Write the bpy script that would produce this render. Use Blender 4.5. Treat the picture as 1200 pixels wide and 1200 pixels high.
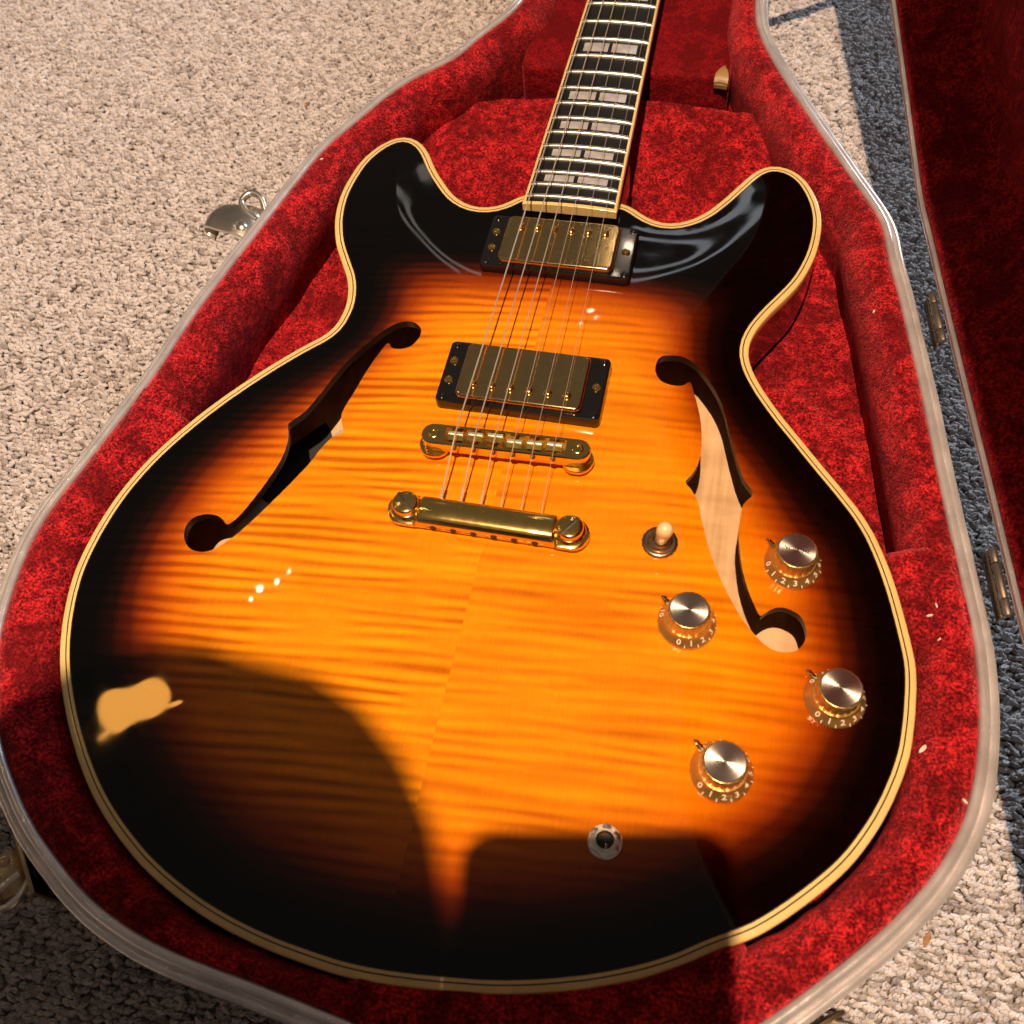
import bpy, bmesh, math, random
import numpy as np
from mathutils import Vector, Matrix, Euler
from mathutils.geometry import delaunay_2d_cdt

# ------------------------------------------------------------------ camera, light, exposure
for o in list(bpy.data.objects): bpy.data.objects.remove(o)
scn = bpy.context.scene
COL = scn.collection
MM = 0.001
Z0 = 85.0            # body edge plane lies 85 mm above the carpet; all lengths below are millimetres from the bridge
CAM = (91.76, -277.36, 419.79)
CAM_ROT = (0.539326, 0.0735645, 0.211989)

cam_d = bpy.data.cameras.new('camera'); cam = bpy.data.objects.new('camera', cam_d); COL.objects.link(cam)
cam.location = (CAM[0]*MM, CAM[1]*MM, (CAM[2]+Z0)*MM); cam.rotation_euler = CAM_ROT
cam_d.sensor_width = 36.0; cam_d.lens = 36.0*1139.1/1200.0
cam_d.clip_start = 0.02; cam_d.clip_end = 60.0
cam_d.dof.use_dof = True; cam_d.dof.focus_distance = 0.55; cam_d.dof.aperture_fstop = 14.0
scn.camera = cam

w = bpy.data.worlds.new('World'); scn.world = w; w.use_nodes = True
bg = w.node_tree.nodes['Background']
bg.inputs['Color'].default_value = (1.0, 0.85, 0.69, 1); bg.inputs['Strength'].default_value = 0.095

def lamp(name, typ, loc, power, color, **kw):
    d = bpy.data.lights.new(name, typ); d.energy = power; d.color = color
    for k, v in kw.items(): setattr(d, k, v)
    o = bpy.data.objects.new(name, d); COL.objects.link(o)
    o.location = (loc[0]*MM, loc[1]*MM, (loc[2]+Z0)*MM)
    return o
LAMP = (1.0, -574.0, 2100.0)
lamp('ceiling_bulb', 'POINT', LAMP, 295.0, (1.0, 0.72, 0.48), shadow_soft_size=0.016)
# the room's other ceiling bulbs and a shaded lamp, seen as small glints in the lacquer
WARM = (1.0, 0.80, 0.58)
for bx, by, pw, rad in ((-1300, 758, .8, .018), (-1206, 800, .5, .013), (-1330, 700, .25, .010), (-1150, 850, .15, .009), (-225, 2290, .55, .017), (-170, 2200, .12, .009), (-250, 2150, .12, .009)):
    lamp('room_bulb', 'POINT', (bx, by, 2100), pw, WARM, shadow_soft_size=rad)
for lx, ly, sx, sy, pw, rz in ((-1640, 190, .19, .085, .85, -.75), (-1545, 152, .05, .02, .055, .2)):
    sh = lamp('shaded_lamp', 'AREA', (lx, ly, 2080), pw, (1.0, .42, .07), shape='ELLIPSE', size=sx, size_y=sy)
    sh.rotation_euler = (0, 0, rz)
for lx, ly, sx, pw in ((-1050, 2690, .22, .07), (-1110, 2560, .10, .03)):  # added lights that only draw the streak reflected in the left horn
    sh = lamp('horn_streak_light', 'AREA', (lx, ly, 2080), pw, (1.0, .9, .8), shape='RECTANGLE', size=sx, size_y=.06)
# daylight through the gaps of a blind, beyond the neck
for k in range(3):
    bl = lamp('blind_gap', 'AREA', (-60+30*k, 2900, 1800+190*k), .15, (.88, .92, 1.0), shape='RECTANGLE', size=.34, size_y=.05)
    bl.rotation_euler = (Vector((0, 0, 0.085))-bl.location).to_track_quat('-Z', 'Y').to_euler()
win = lamp('window_light', 'AREA', (1700, 2700, 1500), 84.0, (.68, .84, 1.0), shape='RECTANGLE', size=1.0, size_y=1.2)
win.rotation_euler = (Vector((0, 0, 0.085))-win.location).to_track_quat('-Z', 'Y').to_euler()

scn.view_settings.view_transform = 'Standard'; scn.view_settings.look = 'None'
scn.view_settings.exposure = 0.0; scn.view_settings.gamma = 1.0
scn.render.engine = 'CYCLES'
BODY=[(-32.1,190.4),(-36.4,187.6),(-40.1,184.1),(-44.0,180.8),(-48.4,178.3),(-53.3,176.7),(-58.3,176.2),(-63.4,176.9),(-68.2,178.6),(-72.6,181.1),(-76.6,184.2),(-80.2,187.8),(-83.5,191.8),(-86.7,195.8),(-89.8,199.8),(-92.8,204.0),(-95.6,208.3),(-98.2,212.6),(-100.7,217.1),(-103.4,221.4),(-106.4,225.5),(-109.9,229.2),(-114.0,232.2),(-118.7,234.2),(-123.8,234.5),(-128.6,233.0),(-132.8,230.0),(-136.3,226.3),(-139.3,222.1),(-141.8,217.7),(-144.0,213.1),(-145.7,208.3),(-147.0,203.4),(-147.9,198.3),(-148.6,193.3),(-149.2,188.2),(-149.6,183.1),(-149.8,178.0),(-149.7,172.9),(-149.2,167.8),(-148.6,162.7),(-147.7,157.7),(-146.6,152.7),(-145.2,147.8),(-143.6,143.0),(-141.8,138.2),(-139.8,133.5),(-137.5,128.9),(-135.0,124.5),(-132.4,120.1),(-129.8,115.7),(-127.1,111.3),(-124.6,106.9),(-122.5,102.2),(-120.8,97.4),(-119.5,92.5),(-118.6,87.5),(-118.2,82.4),(-118.4,77.3),(-119.0,72.2),(-120.4,67.3),(-122.7,62.8),(-125.9,58.8),(-129.5,55.2),(-133.1,51.5),(-136.6,47.8),(-140.0,44.0),(-143.3,40.1),(-146.6,36.2),(-149.8,32.3),(-153.0,28.3),(-156.1,24.2),(-159.2,20.2),(-162.2,16.0),(-165.2,11.9),(-168.1,7.7),(-170.9,3.4),(-173.7,-0.9),(-176.3,-5.2),(-178.9,-9.6),(-181.4,-14.1),(-183.9,-18.6),(-186.2,-23.1),(-188.5,-27.7),(-190.6,-32.3),(-192.6,-37.0),(-194.4,-41.8),(-196.1,-46.6),(-197.6,-51.5),(-199.0,-56.4),(-200.2,-61.4),(-201.2,-66.4),(-202.0,-71.4),(-202.7,-76.5),(-203.2,-81.6),(-203.6,-86.7),(-203.8,-91.8),(-203.9,-96.9),(-203.8,-102.0),(-203.5,-107.1),(-202.9,-112.2),(-202.0,-117.2),(-201.0,-122.2),(-199.7,-127.1),(-198.3,-132.0),(-196.8,-136.9),(-195.0,-141.7),(-193.2,-146.5),(-191.1,-151.2),(-188.9,-155.8),(-186.5,-160.3),(-184.0,-164.7),(-181.3,-169.0),(-178.5,-173.3),(-175.6,-177.5),(-172.6,-181.7),(-169.5,-185.7),(-166.3,-189.7),(-163.0,-193.6),(-159.7,-197.5),(-156.2,-201.2),(-152.7,-204.9),(-149.1,-208.5),(-145.3,-212.0),(-141.5,-215.3),(-137.5,-218.5),(-133.4,-221.6),(-129.2,-224.6),(-125.0,-227.4),(-120.7,-230.1),(-116.3,-232.8),(-111.9,-235.3),(-107.3,-237.6),(-102.7,-239.8),(-98.0,-241.8),(-93.3,-243.7),(-88.5,-245.5),(-83.7,-247.2),(-78.8,-248.8),(-73.9,-250.2),(-69.0,-251.5),(-64.0,-252.7),(-59.0,-253.7),(-54.0,-254.7),(-49.0,-255.5),(-43.9,-256.3),(-38.8,-256.9),(-33.8,-257.4),(-28.7,-257.9),(-23.6,-258.3),(-18.5,-258.7),(-13.4,-258.9),(-8.3,-258.9),(-3.2,-258.8),(1.9,-258.5),(7.0,-258.2),(12.1,-257.7),(17.2,-257.2),(22.3,-256.6),(27.3,-256.0),(32.4,-255.3),(37.5,-254.6),(42.5,-253.9),(47.5,-253.0),(52.6,-252.0),(57.5,-250.9),(62.5,-249.7),(67.4,-248.4),(72.4,-247.0),(77.2,-245.5),(82.1,-244.0),(86.9,-242.3),(91.7,-240.5),(96.5,-238.6),(101.2,-236.6),(105.8,-234.5),(110.4,-232.2),(114.9,-229.8),(119.3,-227.2),(123.5,-224.4),(127.8,-221.6),(132.2,-219.0),(136.7,-216.5),(141.1,-214.0),(145.4,-211.2),(149.4,-208.1),(153.3,-204.8),(157.1,-201.4),(160.8,-197.9),(164.5,-194.3),(168.1,-190.6),(171.6,-186.9),(175.0,-183.1),(178.2,-179.2),(181.2,-175.1),(184.0,-170.8),(186.6,-166.4),(189.1,-161.9),(191.4,-157.4),(193.5,-152.7),(195.5,-148.0),(197.2,-143.2),(198.9,-138.4),(200.3,-133.5),(201.6,-128.5),(202.5,-123.5),(203.1,-118.4),(203.6,-113.4),(204.0,-108.3),(204.2,-103.2),(204.4,-98.1),(204.4,-92.9),(204.2,-87.8),(203.6,-82.8),(202.6,-77.8),(201.5,-72.8),(200.3,-67.8),(199.1,-62.9),(197.8,-57.9),(196.5,-53.0),(195.1,-48.1),(193.5,-43.2),(191.9,-38.4),(190.1,-33.6),(188.2,-28.8),(186.2,-24.1),(184.0,-19.5),(181.5,-15.1),(178.8,-10.7),(175.9,-6.5),(172.8,-2.5),(169.7,1.5),(166.5,5.5),(163.2,9.5),(160.0,13.4),(156.8,17.4),(153.6,21.4),(150.4,25.4),(147.3,29.4),(144.1,33.4),(140.9,37.4),(137.7,41.4),(134.7,45.5),(131.7,49.6),(128.8,53.8),(125.9,58.1),(123.3,62.5),(120.8,66.9),(118.6,71.5),(116.8,76.3),(115.6,81.2),(115.2,86.3),(115.6,91.4),(116.8,96.4),(118.4,101.2),(120.5,105.9),(122.8,110.4),(125.3,114.9),(127.9,119.3),(130.6,123.6),(133.2,128.0),(135.8,132.4),(138.2,136.9),(140.3,141.6),(142.1,146.3),(143.7,151.2),(145.1,156.1),(146.3,161.1),(147.2,166.1),(147.9,171.1),(148.4,176.2),(148.7,181.3),(148.7,186.4),(148.5,191.5),(147.9,196.6),(146.9,201.6),(145.6,206.6),(143.9,211.4),(142.0,216.1),(139.7,220.7),(137.0,225.0),(133.7,228.9),(129.8,232.2),(125.3,234.5),(120.3,235.7),(115.3,235.3),(110.7,233.1),(106.9,229.8),(103.7,225.8),(100.9,221.5),(98.3,217.1),(95.7,212.7),(93.1,208.3),(90.5,203.9),(87.7,199.6),(84.8,195.4),(81.8,191.3),(78.3,187.5),(74.6,184.1),(70.4,181.2),(65.8,178.9),(60.9,177.6),(55.8,177.4),(50.8,178.5),(46.2,180.6),(41.9,183.4),(37.8,186.4),(33.4,188.9),(28.5,190.6),(23.5,191.6),(18.5,192.3),(13.4,192.8),(8.3,193.2),(3.2,193.5),(-1.9,193.7),(-7.0,193.7),(-12.1,193.7),(-17.2,193.4),(-22.3,193.0),(-27.3,192.1)]
RIM=[(-85.5,839.8),(-87.6,833.4),(-89.1,826.8),(-90.3,820.1),(-91.1,813.4),(-91.6,806.6),(-91.9,799.9),(-92.1,793.1),(-92.1,786.3),(-92.0,779.6),(-91.8,772.8),(-91.6,766.0),(-91.2,759.3),(-90.8,752.5),(-90.4,745.7),(-90.0,739.0),(-89.5,732.2),(-89.0,725.5),(-88.5,718.7),(-88.0,712.0),(-87.4,705.2),(-86.9,698.5),(-86.4,691.7),(-86.0,684.9),(-85.5,678.2),(-85.1,671.4),(-84.8,664.7),(-84.5,657.9),(-84.2,651.1),(-84.1,644.4),(-84.0,637.6),(-84.0,630.8),(-84.0,624.0),(-84.0,617.3),(-84.0,610.5),(-84.1,603.7),(-84.1,596.9),(-84.1,590.2),(-84.2,583.4),(-84.2,576.6),(-84.3,569.9),(-84.3,563.1),(-84.4,556.3),(-84.4,549.5),(-84.5,542.8),(-84.6,536.0),(-84.6,529.2),(-84.7,522.4),(-84.7,515.7),(-84.8,508.9),(-84.8,502.1),(-84.9,495.4),(-84.9,488.6),(-85.0,481.8),(-85.0,475.0),(-84.9,468.3),(-84.8,461.5),(-84.6,454.7),(-84.2,448.0),(-83.9,441.2),(-83.5,434.4),(-83.1,427.7),(-82.8,420.9),(-82.6,414.1),(-82.7,407.4),(-83.1,400.6),(-83.9,393.9),(-85.3,387.3),(-87.3,380.8),(-89.9,374.5),(-93.0,368.5),(-96.3,362.6),(-99.7,356.8),(-103.0,350.9),(-106.1,344.8),(-109.0,338.7),(-111.8,332.5),(-114.8,326.5),(-118.5,320.8),(-122.8,315.6),(-127.6,310.8),(-132.4,306.0),(-137.0,301.0),(-141.3,295.8),(-145.3,290.4),(-149.1,284.7),(-152.6,278.9),(-155.8,273.0),(-158.7,266.9),(-161.6,260.7),(-164.5,254.6),(-167.4,248.5),(-170.4,242.4),(-173.4,236.3),(-176.2,230.2),(-179.0,224.0),(-181.4,217.7),(-183.5,211.2),(-185.3,204.7),(-187.0,198.1),(-188.5,191.5),(-189.9,184.9),(-191.4,178.3),(-192.8,171.7),(-194.2,165.1),(-195.5,158.4),(-196.9,151.8),(-198.3,145.2),(-199.7,138.5),(-201.1,131.9),(-202.5,125.3),(-203.9,118.7),(-205.3,112.0),(-206.7,105.4),(-208.1,98.8),(-209.5,92.1),(-210.8,85.5),(-212.1,78.9),(-213.4,72.2),(-214.5,65.5),(-215.5,58.8),(-216.4,52.1),(-217.2,45.4),(-217.9,38.7),(-218.7,31.9),(-219.5,25.2),(-220.6,18.5),(-221.7,11.8),(-223.0,5.2),(-224.4,-1.4),(-225.8,-8.1),(-227.2,-14.7),(-228.6,-21.3),(-230.0,-27.9),(-231.3,-34.6),(-232.8,-41.2),(-234.3,-47.8),(-235.8,-54.4),(-237.4,-61.0),(-238.9,-67.6),(-240.1,-74.2),(-241.0,-81.0),(-241.6,-87.7),(-241.8,-94.5),(-241.6,-101.2),(-241.1,-108.0),(-240.3,-114.7),(-239.4,-121.4),(-238.2,-128.1),(-236.9,-134.8),(-235.4,-141.3),(-233.6,-147.9),(-231.6,-154.4),(-229.4,-160.7),(-226.9,-167.0),(-224.1,-173.2),(-221.1,-179.3),(-217.8,-185.2),(-214.2,-190.9),(-210.4,-196.6),(-206.4,-202.0),(-202.1,-207.2),(-197.6,-212.3),(-192.9,-217.1),(-188.0,-221.9),(-183.1,-226.5),(-178.1,-231.0),(-172.8,-235.3),(-167.4,-239.4),(-161.8,-243.2),(-156.1,-246.8),(-150.3,-250.3),(-144.5,-253.8),(-138.5,-257.1),(-132.5,-260.1),(-126.3,-262.9),(-120.0,-265.3),(-113.6,-267.4),(-107.1,-269.4),(-100.5,-271.1),(-93.9,-272.5),(-87.2,-273.7),(-80.5,-274.7),(-73.8,-275.5),(-67.1,-276.2),(-60.3,-276.9),(-53.6,-277.5),(-46.8,-278.2),(-40.1,-279.0),(-33.4,-279.8),(-26.7,-280.6),(-20.0,-281.5),(-13.2,-282.3),(-6.5,-283.2),(0.2,-284.1),(6.9,-285.0),(13.6,-286.0),(20.3,-287.0),(27.0,-288.0),(33.7,-288.8),(40.5,-289.4),(47.2,-289.7),(54.0,-289.7),(60.8,-289.5),(67.5,-289.0),(74.3,-288.3),(81.0,-287.3),(87.6,-286.0),(94.2,-284.4),(100.7,-282.4),(107.0,-279.9),(113.1,-277.1),(119.1,-274.0),(125.0,-270.6),(130.8,-267.0),(136.4,-263.3),(141.9,-259.4),(147.3,-255.3),(152.6,-251.1),(157.8,-246.7),(162.8,-242.2),(167.8,-237.6),(172.7,-232.9),(177.5,-228.1),(182.4,-223.4),(187.2,-218.6),(191.9,-213.7),(196.5,-208.8),(201.0,-203.7),(205.3,-198.5),(209.5,-193.2),(213.6,-187.8),(217.4,-182.2),(221.0,-176.4),(224.3,-170.5),(227.3,-164.5),(230.0,-158.3),(232.4,-151.9),(234.3,-145.4),(235.8,-138.8),(237.0,-132.2),(237.9,-125.4),(238.6,-118.7),(239.1,-112.0),(239.4,-105.2),(239.5,-98.4),(239.4,-91.6),(239.1,-84.9),(238.7,-78.1),(238.1,-71.4),(237.2,-64.7),(236.2,-58.0),(235.0,-51.3),(233.8,-44.6),(232.6,-38.0),(231.4,-31.3),(230.3,-24.6),(229.1,-18.0),(227.9,-11.3),(226.7,-4.6),(225.6,2.1),(224.4,8.7),(223.3,15.4),(222.2,22.1),(221.1,28.8),(220.1,35.5),(219.0,42.2),(218.0,48.9),(217.0,55.6),(215.9,62.2),(214.7,68.9),(213.6,75.6),(212.4,82.3),(211.2,88.9),(210.0,95.6),(208.8,102.2),(207.6,108.9),(206.3,115.6),(205.1,122.2),(203.9,128.9),(202.6,135.5),(201.3,142.2),(199.8,148.8),(198.4,155.4),(197.0,162.0),(195.9,168.7),(194.9,175.4),(193.9,182.1),(192.6,188.8),(190.8,195.3),(188.4,201.6),(185.6,207.8),(182.5,213.8),(179.3,219.8),(176.1,225.7),(172.9,231.7),(169.7,237.7),(166.6,243.7),(163.4,249.7),(160.3,255.7),(157.2,261.7),(154.0,267.7),(150.9,273.7),(147.8,279.7),(144.7,285.8),(141.6,291.8),(138.5,297.8),(135.4,303.8),(132.3,309.8),(129.2,315.9),(126.2,322.0),(123.3,328.1),(120.4,334.2),(117.6,340.4),(114.9,346.6),(112.3,352.8),(109.8,359.1),(107.6,365.5),(105.6,372.0),(104.0,378.5),(102.7,385.2),(101.9,391.9),(101.3,398.7),(100.8,405.4),(100.5,412.2),(100.3,419.0),(100.2,425.7),(100.1,432.5),(100.1,439.3),(100.1,446.1),(100.1,452.8),(100.1,459.6),(100.0,466.4),(100.0,473.1),(99.9,479.9),(99.8,486.7),(99.7,493.5),(99.6,500.2),(99.6,507.0),(99.5,513.8),(99.4,520.5),(99.3,527.3),(99.2,534.1),(99.1,540.9),(99.1,547.6),(99.0,554.4),(98.9,561.2),(98.8,568.0),(98.7,574.7),(98.7,581.5),(98.6,588.3),(98.5,595.0),(98.4,601.8),(98.4,608.6),(98.3,615.4),(98.2,622.1),(98.1,628.9),(98.1,635.7),(98.0,642.5),(98.1,649.2),(98.2,656.0),(98.3,662.8),(98.5,669.5),(98.8,676.3),(99.1,683.1),(99.4,689.8),(99.8,696.6),(100.2,703.4),(100.5,710.1),(100.9,716.9),(101.3,723.6),(101.6,730.4),(102.0,737.2),(102.3,743.9),(102.6,750.7),(102.8,757.5),(103.0,764.2),(103.1,771.0),(103.2,777.8),(103.1,784.6),(103.0,791.3),(102.7,798.1),(102.3,804.9),(101.7,811.6),(100.9,818.3),(99.7,825.0),(98.2,831.6),(96.2,838.1),(93.7,844.4),(90.8,850.5),(87.3,856.3),(83.3,861.7),(78.8,866.7),(73.7,871.2),(68.1,875.1),(62.2,878.3),(56.0,881.0),(49.5,883.1),(43.0,884.7),(36.3,886.0),(29.6,886.9),(22.8,887.5),(16.1,888.0),(9.3,888.2),(2.5,888.2),(-4.2,888.1),(-11.0,887.7),(-17.7,887.1),(-24.5,886.2),(-31.1,885.1),(-37.7,883.6),(-44.2,881.6),(-50.5,879.1),(-56.5,876.0),(-62.2,872.4),(-67.4,868.1),(-72.2,863.2),(-76.3,857.9),(-79.9,852.1),(-83.0,846.1)]
FH_L=[(-66.7,68.1),(-66.6,67.1),(-66.5,66.0),(-66.5,64.9),(-66.7,63.7),(-66.9,62.6),(-67.2,61.6),(-67.6,60.5),(-68.0,59.5),(-68.6,58.5),(-69.2,57.5),(-69.9,56.7),(-70.7,56.1),(-71.7,55.5),(-72.7,55.0),(-73.7,54.7),(-74.7,54.4),(-75.8,54.2),(-76.9,54.2),(-78.0,54.2),(-79.1,54.4),(-80.1,54.7),(-81.1,55.1),(-81.9,56.1),(-82.7,57.2),(-83.4,58.0),(-84.0,58.1),(-84.5,57.7),(-84.9,57.0),(-85.3,56.0),(-85.7,54.9),(-86.0,53.6),(-86.4,52.3),(-86.8,51.0),(-87.1,49.8),(-87.4,48.8),(-87.7,47.8),(-87.9,46.8),(-88.2,45.8),(-88.4,44.8),(-88.7,43.7),(-88.9,42.7),(-89.2,41.6),(-89.4,40.5),(-89.6,39.4),(-89.8,38.3),(-90.1,37.2),(-90.3,36.1),(-90.5,35.1),(-90.6,34.0),(-90.8,33.0),(-91.0,31.9),(-91.1,30.8),(-91.3,29.7),(-91.4,28.6),(-91.6,27.5),(-91.7,26.5),(-91.9,25.4),(-92.0,24.3),(-92.2,23.2),(-92.3,22.2),(-92.4,21.2),(-92.6,20.2),(-92.7,19.2),(-92.9,18.1),(-93.1,16.9),(-93.3,15.8),(-93.6,14.7),(-93.8,13.6),(-94.0,12.5),(-94.1,11.5),(-94.3,10.5),(-94.4,9.6),(-94.5,8.7),(-94.6,7.5),(-94.6,6.4),(-94.6,5.3),(-94.5,4.3),(-94.3,3.3),(-94.0,2.3),(-93.6,1.3),(-93.2,0.3),(-92.7,-0.8),(-92.3,-1.7),(-91.7,-2.7),(-91.1,-3.8),(-90.5,-4.8),(-90.1,-5.8),(-90.0,-6.7),(-90.3,-7.6),(-90.9,-8.3),(-91.8,-9.0),(-92.8,-9.7),(-93.8,-10.5),(-94.6,-11.3),(-95.1,-12.2),(-95.6,-13.0),(-96.1,-14.0),(-96.5,-14.9),(-96.9,-15.9),(-97.4,-16.9),(-97.8,-18.0),(-98.1,-19.0),(-98.5,-19.9),(-98.8,-20.9),(-99.1,-21.9),(-99.4,-22.9),(-99.6,-24.0),(-99.9,-25.1),(-100.2,-26.1),(-100.6,-27.2),(-100.9,-28.3),(-101.3,-29.3),(-101.6,-30.3),(-102.0,-31.2),(-102.4,-32.2),(-102.8,-33.2),(-103.2,-34.1),(-103.6,-35.1),(-104.1,-36.1),(-104.5,-37.1),(-104.9,-38.0),(-105.4,-39.0),(-105.8,-40.0),(-106.3,-41.0),(-106.7,-42.0),(-107.1,-42.9),(-107.6,-43.9),(-108.0,-44.8),(-108.5,-45.8),(-108.9,-46.8),(-109.4,-47.7),(-109.8,-48.7),(-110.3,-49.6),(-110.7,-50.6),(-111.2,-51.5),(-111.7,-52.5),(-112.1,-53.4),(-112.6,-54.4),(-113.1,-55.3),(-113.5,-56.3),(-114.0,-57.3),(-114.5,-58.2),(-115.0,-59.2),(-115.5,-60.2),(-116.0,-61.1),(-116.5,-62.1),(-117.0,-63.1),(-117.5,-64.0),(-118.0,-64.9),(-118.5,-65.9),(-119.0,-66.8),(-119.5,-67.7),(-120.1,-68.7),(-120.6,-69.7),(-121.2,-70.7),(-121.8,-71.7),(-122.4,-72.7),(-122.9,-73.6),(-123.5,-74.6),(-124.0,-75.5),(-124.6,-76.3),(-125.1,-77.0),(-125.6,-77.9),(-126.3,-78.8),(-127.0,-79.5),(-127.6,-80.3),(-128.4,-81.1),(-129.0,-81.9),(-129.7,-82.7),(-130.4,-83.6),(-131.1,-84.4),(-131.9,-85.2),(-132.6,-85.9),(-133.5,-86.5),(-134.4,-87.1),(-135.3,-87.6),(-136.3,-88.0),(-137.3,-88.4),(-138.3,-88.7),(-139.3,-88.9),(-140.3,-89.0),(-141.4,-89.0),(-142.5,-88.9),(-143.6,-88.8),(-144.6,-88.6),(-145.6,-88.3),(-146.6,-87.8),(-147.5,-87.3),(-148.4,-86.7),(-149.2,-86.0),(-150.0,-85.2),(-150.7,-84.5),(-151.4,-83.6),(-152.0,-82.7),(-152.6,-81.8),(-153.0,-80.8),(-153.4,-79.8),(-153.7,-78.7),(-153.9,-77.6),(-154.1,-76.4),(-154.1,-75.3),(-154.0,-74.3),(-153.8,-73.2),(-153.4,-72.2),(-152.9,-71.2),(-152.2,-70.2),(-151.5,-69.5),(-150.6,-68.9),(-149.7,-68.4),(-148.6,-68.0),(-147.6,-67.6),(-146.5,-67.3),(-145.4,-67.1),(-144.3,-67.0),(-143.1,-66.9),(-142.0,-67.0),(-140.9,-67.1),(-139.8,-67.3),(-138.8,-67.6),(-137.7,-68.1),(-136.7,-68.6),(-135.8,-69.2),(-134.9,-69.8),(-133.9,-70.7),(-133.0,-71.5),(-132.0,-71.7),(-131.4,-71.5),(-130.7,-70.9),(-130.0,-70.0),(-129.3,-69.0),(-128.6,-67.9),(-128.0,-66.9),(-127.6,-66.1),(-127.2,-65.2),(-126.8,-64.3),(-126.4,-63.3),(-126.1,-62.3),(-125.7,-61.3),(-125.4,-60.2),(-125.0,-59.2),(-124.7,-58.1),(-124.4,-57.0),(-124.0,-56.0),(-123.7,-55.0),(-123.4,-54.0),(-123.1,-53.0),(-122.8,-52.0),(-122.5,-50.9),(-122.2,-49.9),(-121.9,-48.9),(-121.6,-47.9),(-121.3,-46.8),(-121.1,-45.8),(-120.8,-44.8),(-120.5,-43.7),(-120.3,-42.7),(-120.1,-41.6),(-119.8,-40.6),(-119.6,-39.5),(-119.3,-38.4),(-119.1,-37.3),(-118.9,-36.2),(-118.7,-35.1),(-118.5,-34.0),(-118.3,-33.0),(-118.2,-31.9),(-118.0,-30.9),(-117.9,-30.0),(-117.8,-28.9),(-117.8,-27.7),(-117.7,-26.6),(-117.7,-25.5),(-117.7,-24.4),(-117.8,-23.4),(-117.8,-22.3),(-117.9,-21.2),(-118.0,-20.1),(-118.1,-19.0),(-118.3,-18.0),(-118.4,-16.9),(-118.6,-15.8),(-118.9,-14.8),(-119.2,-13.7),(-119.5,-12.7),(-119.9,-11.6),(-120.4,-10.6),(-120.8,-9.7),(-121.2,-8.8),(-121.6,-7.8),(-122.1,-6.7),(-122.5,-5.7),(-122.4,-4.8),(-121.8,-3.9),(-121.1,-3.0),(-120.5,-2.1),(-120.0,-1.4),(-119.3,-0.6),(-118.6,0.3),(-118.0,1.2),(-117.3,2.1),(-116.7,3.2),(-116.2,4.1),(-115.8,4.9),(-115.4,5.8),(-115.0,6.8),(-114.7,7.8),(-114.3,8.8),(-114.0,9.8),(-113.6,10.9),(-113.3,12.0),(-113.0,13.0),(-112.7,14.1),(-112.3,15.2),(-112.0,16.2),(-111.7,17.2),(-111.4,18.2),(-111.1,19.2),(-110.9,20.2),(-110.6,21.3),(-110.3,22.3),(-110.1,23.3),(-109.8,24.4),(-109.5,25.4),(-109.3,26.4),(-109.0,27.5),(-108.7,28.5),(-108.4,29.5),(-108.1,30.6),(-107.8,31.6),(-107.5,32.6),(-107.1,33.6),(-106.8,34.6),(-106.5,35.6),(-106.1,36.6),(-105.8,37.7),(-105.4,38.7),(-105.1,39.7),(-104.7,40.7),(-104.3,41.7),(-103.9,42.7),(-103.5,43.6),(-103.1,44.6),(-102.7,45.5),(-102.3,46.5),(-101.8,47.5),(-101.4,48.5),(-100.9,49.4),(-100.4,50.4),(-99.9,51.3),(-99.3,52.2),(-98.8,53.2),(-98.3,54.1),(-97.7,55.0),(-97.2,55.9),(-96.6,56.7),(-96.1,57.6),(-95.5,58.5),(-95.0,59.5),(-94.4,60.4),(-93.8,61.3),(-93.1,62.3),(-92.5,63.2),(-91.9,64.1),(-91.3,65.0),(-90.7,65.8),(-90.0,66.7),(-89.4,67.5),(-88.8,68.2),(-88.1,69.0),(-87.3,69.8),(-86.5,70.7),(-85.7,71.5),(-84.9,72.2),(-84.1,72.8),(-83.3,73.4),(-82.4,73.9),(-81.4,74.4),(-80.3,74.7),(-79.3,75.0),(-78.2,75.3),(-77.1,75.4),(-76.0,75.4),(-75.0,75.3),(-73.9,75.0),(-72.8,74.6),(-71.7,74.1),(-70.8,73.5),(-69.9,72.9),(-69.1,72.2),(-68.3,71.4),(-67.7,70.5),(-67.2,69.5),(-66.8,68.5)]
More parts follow.
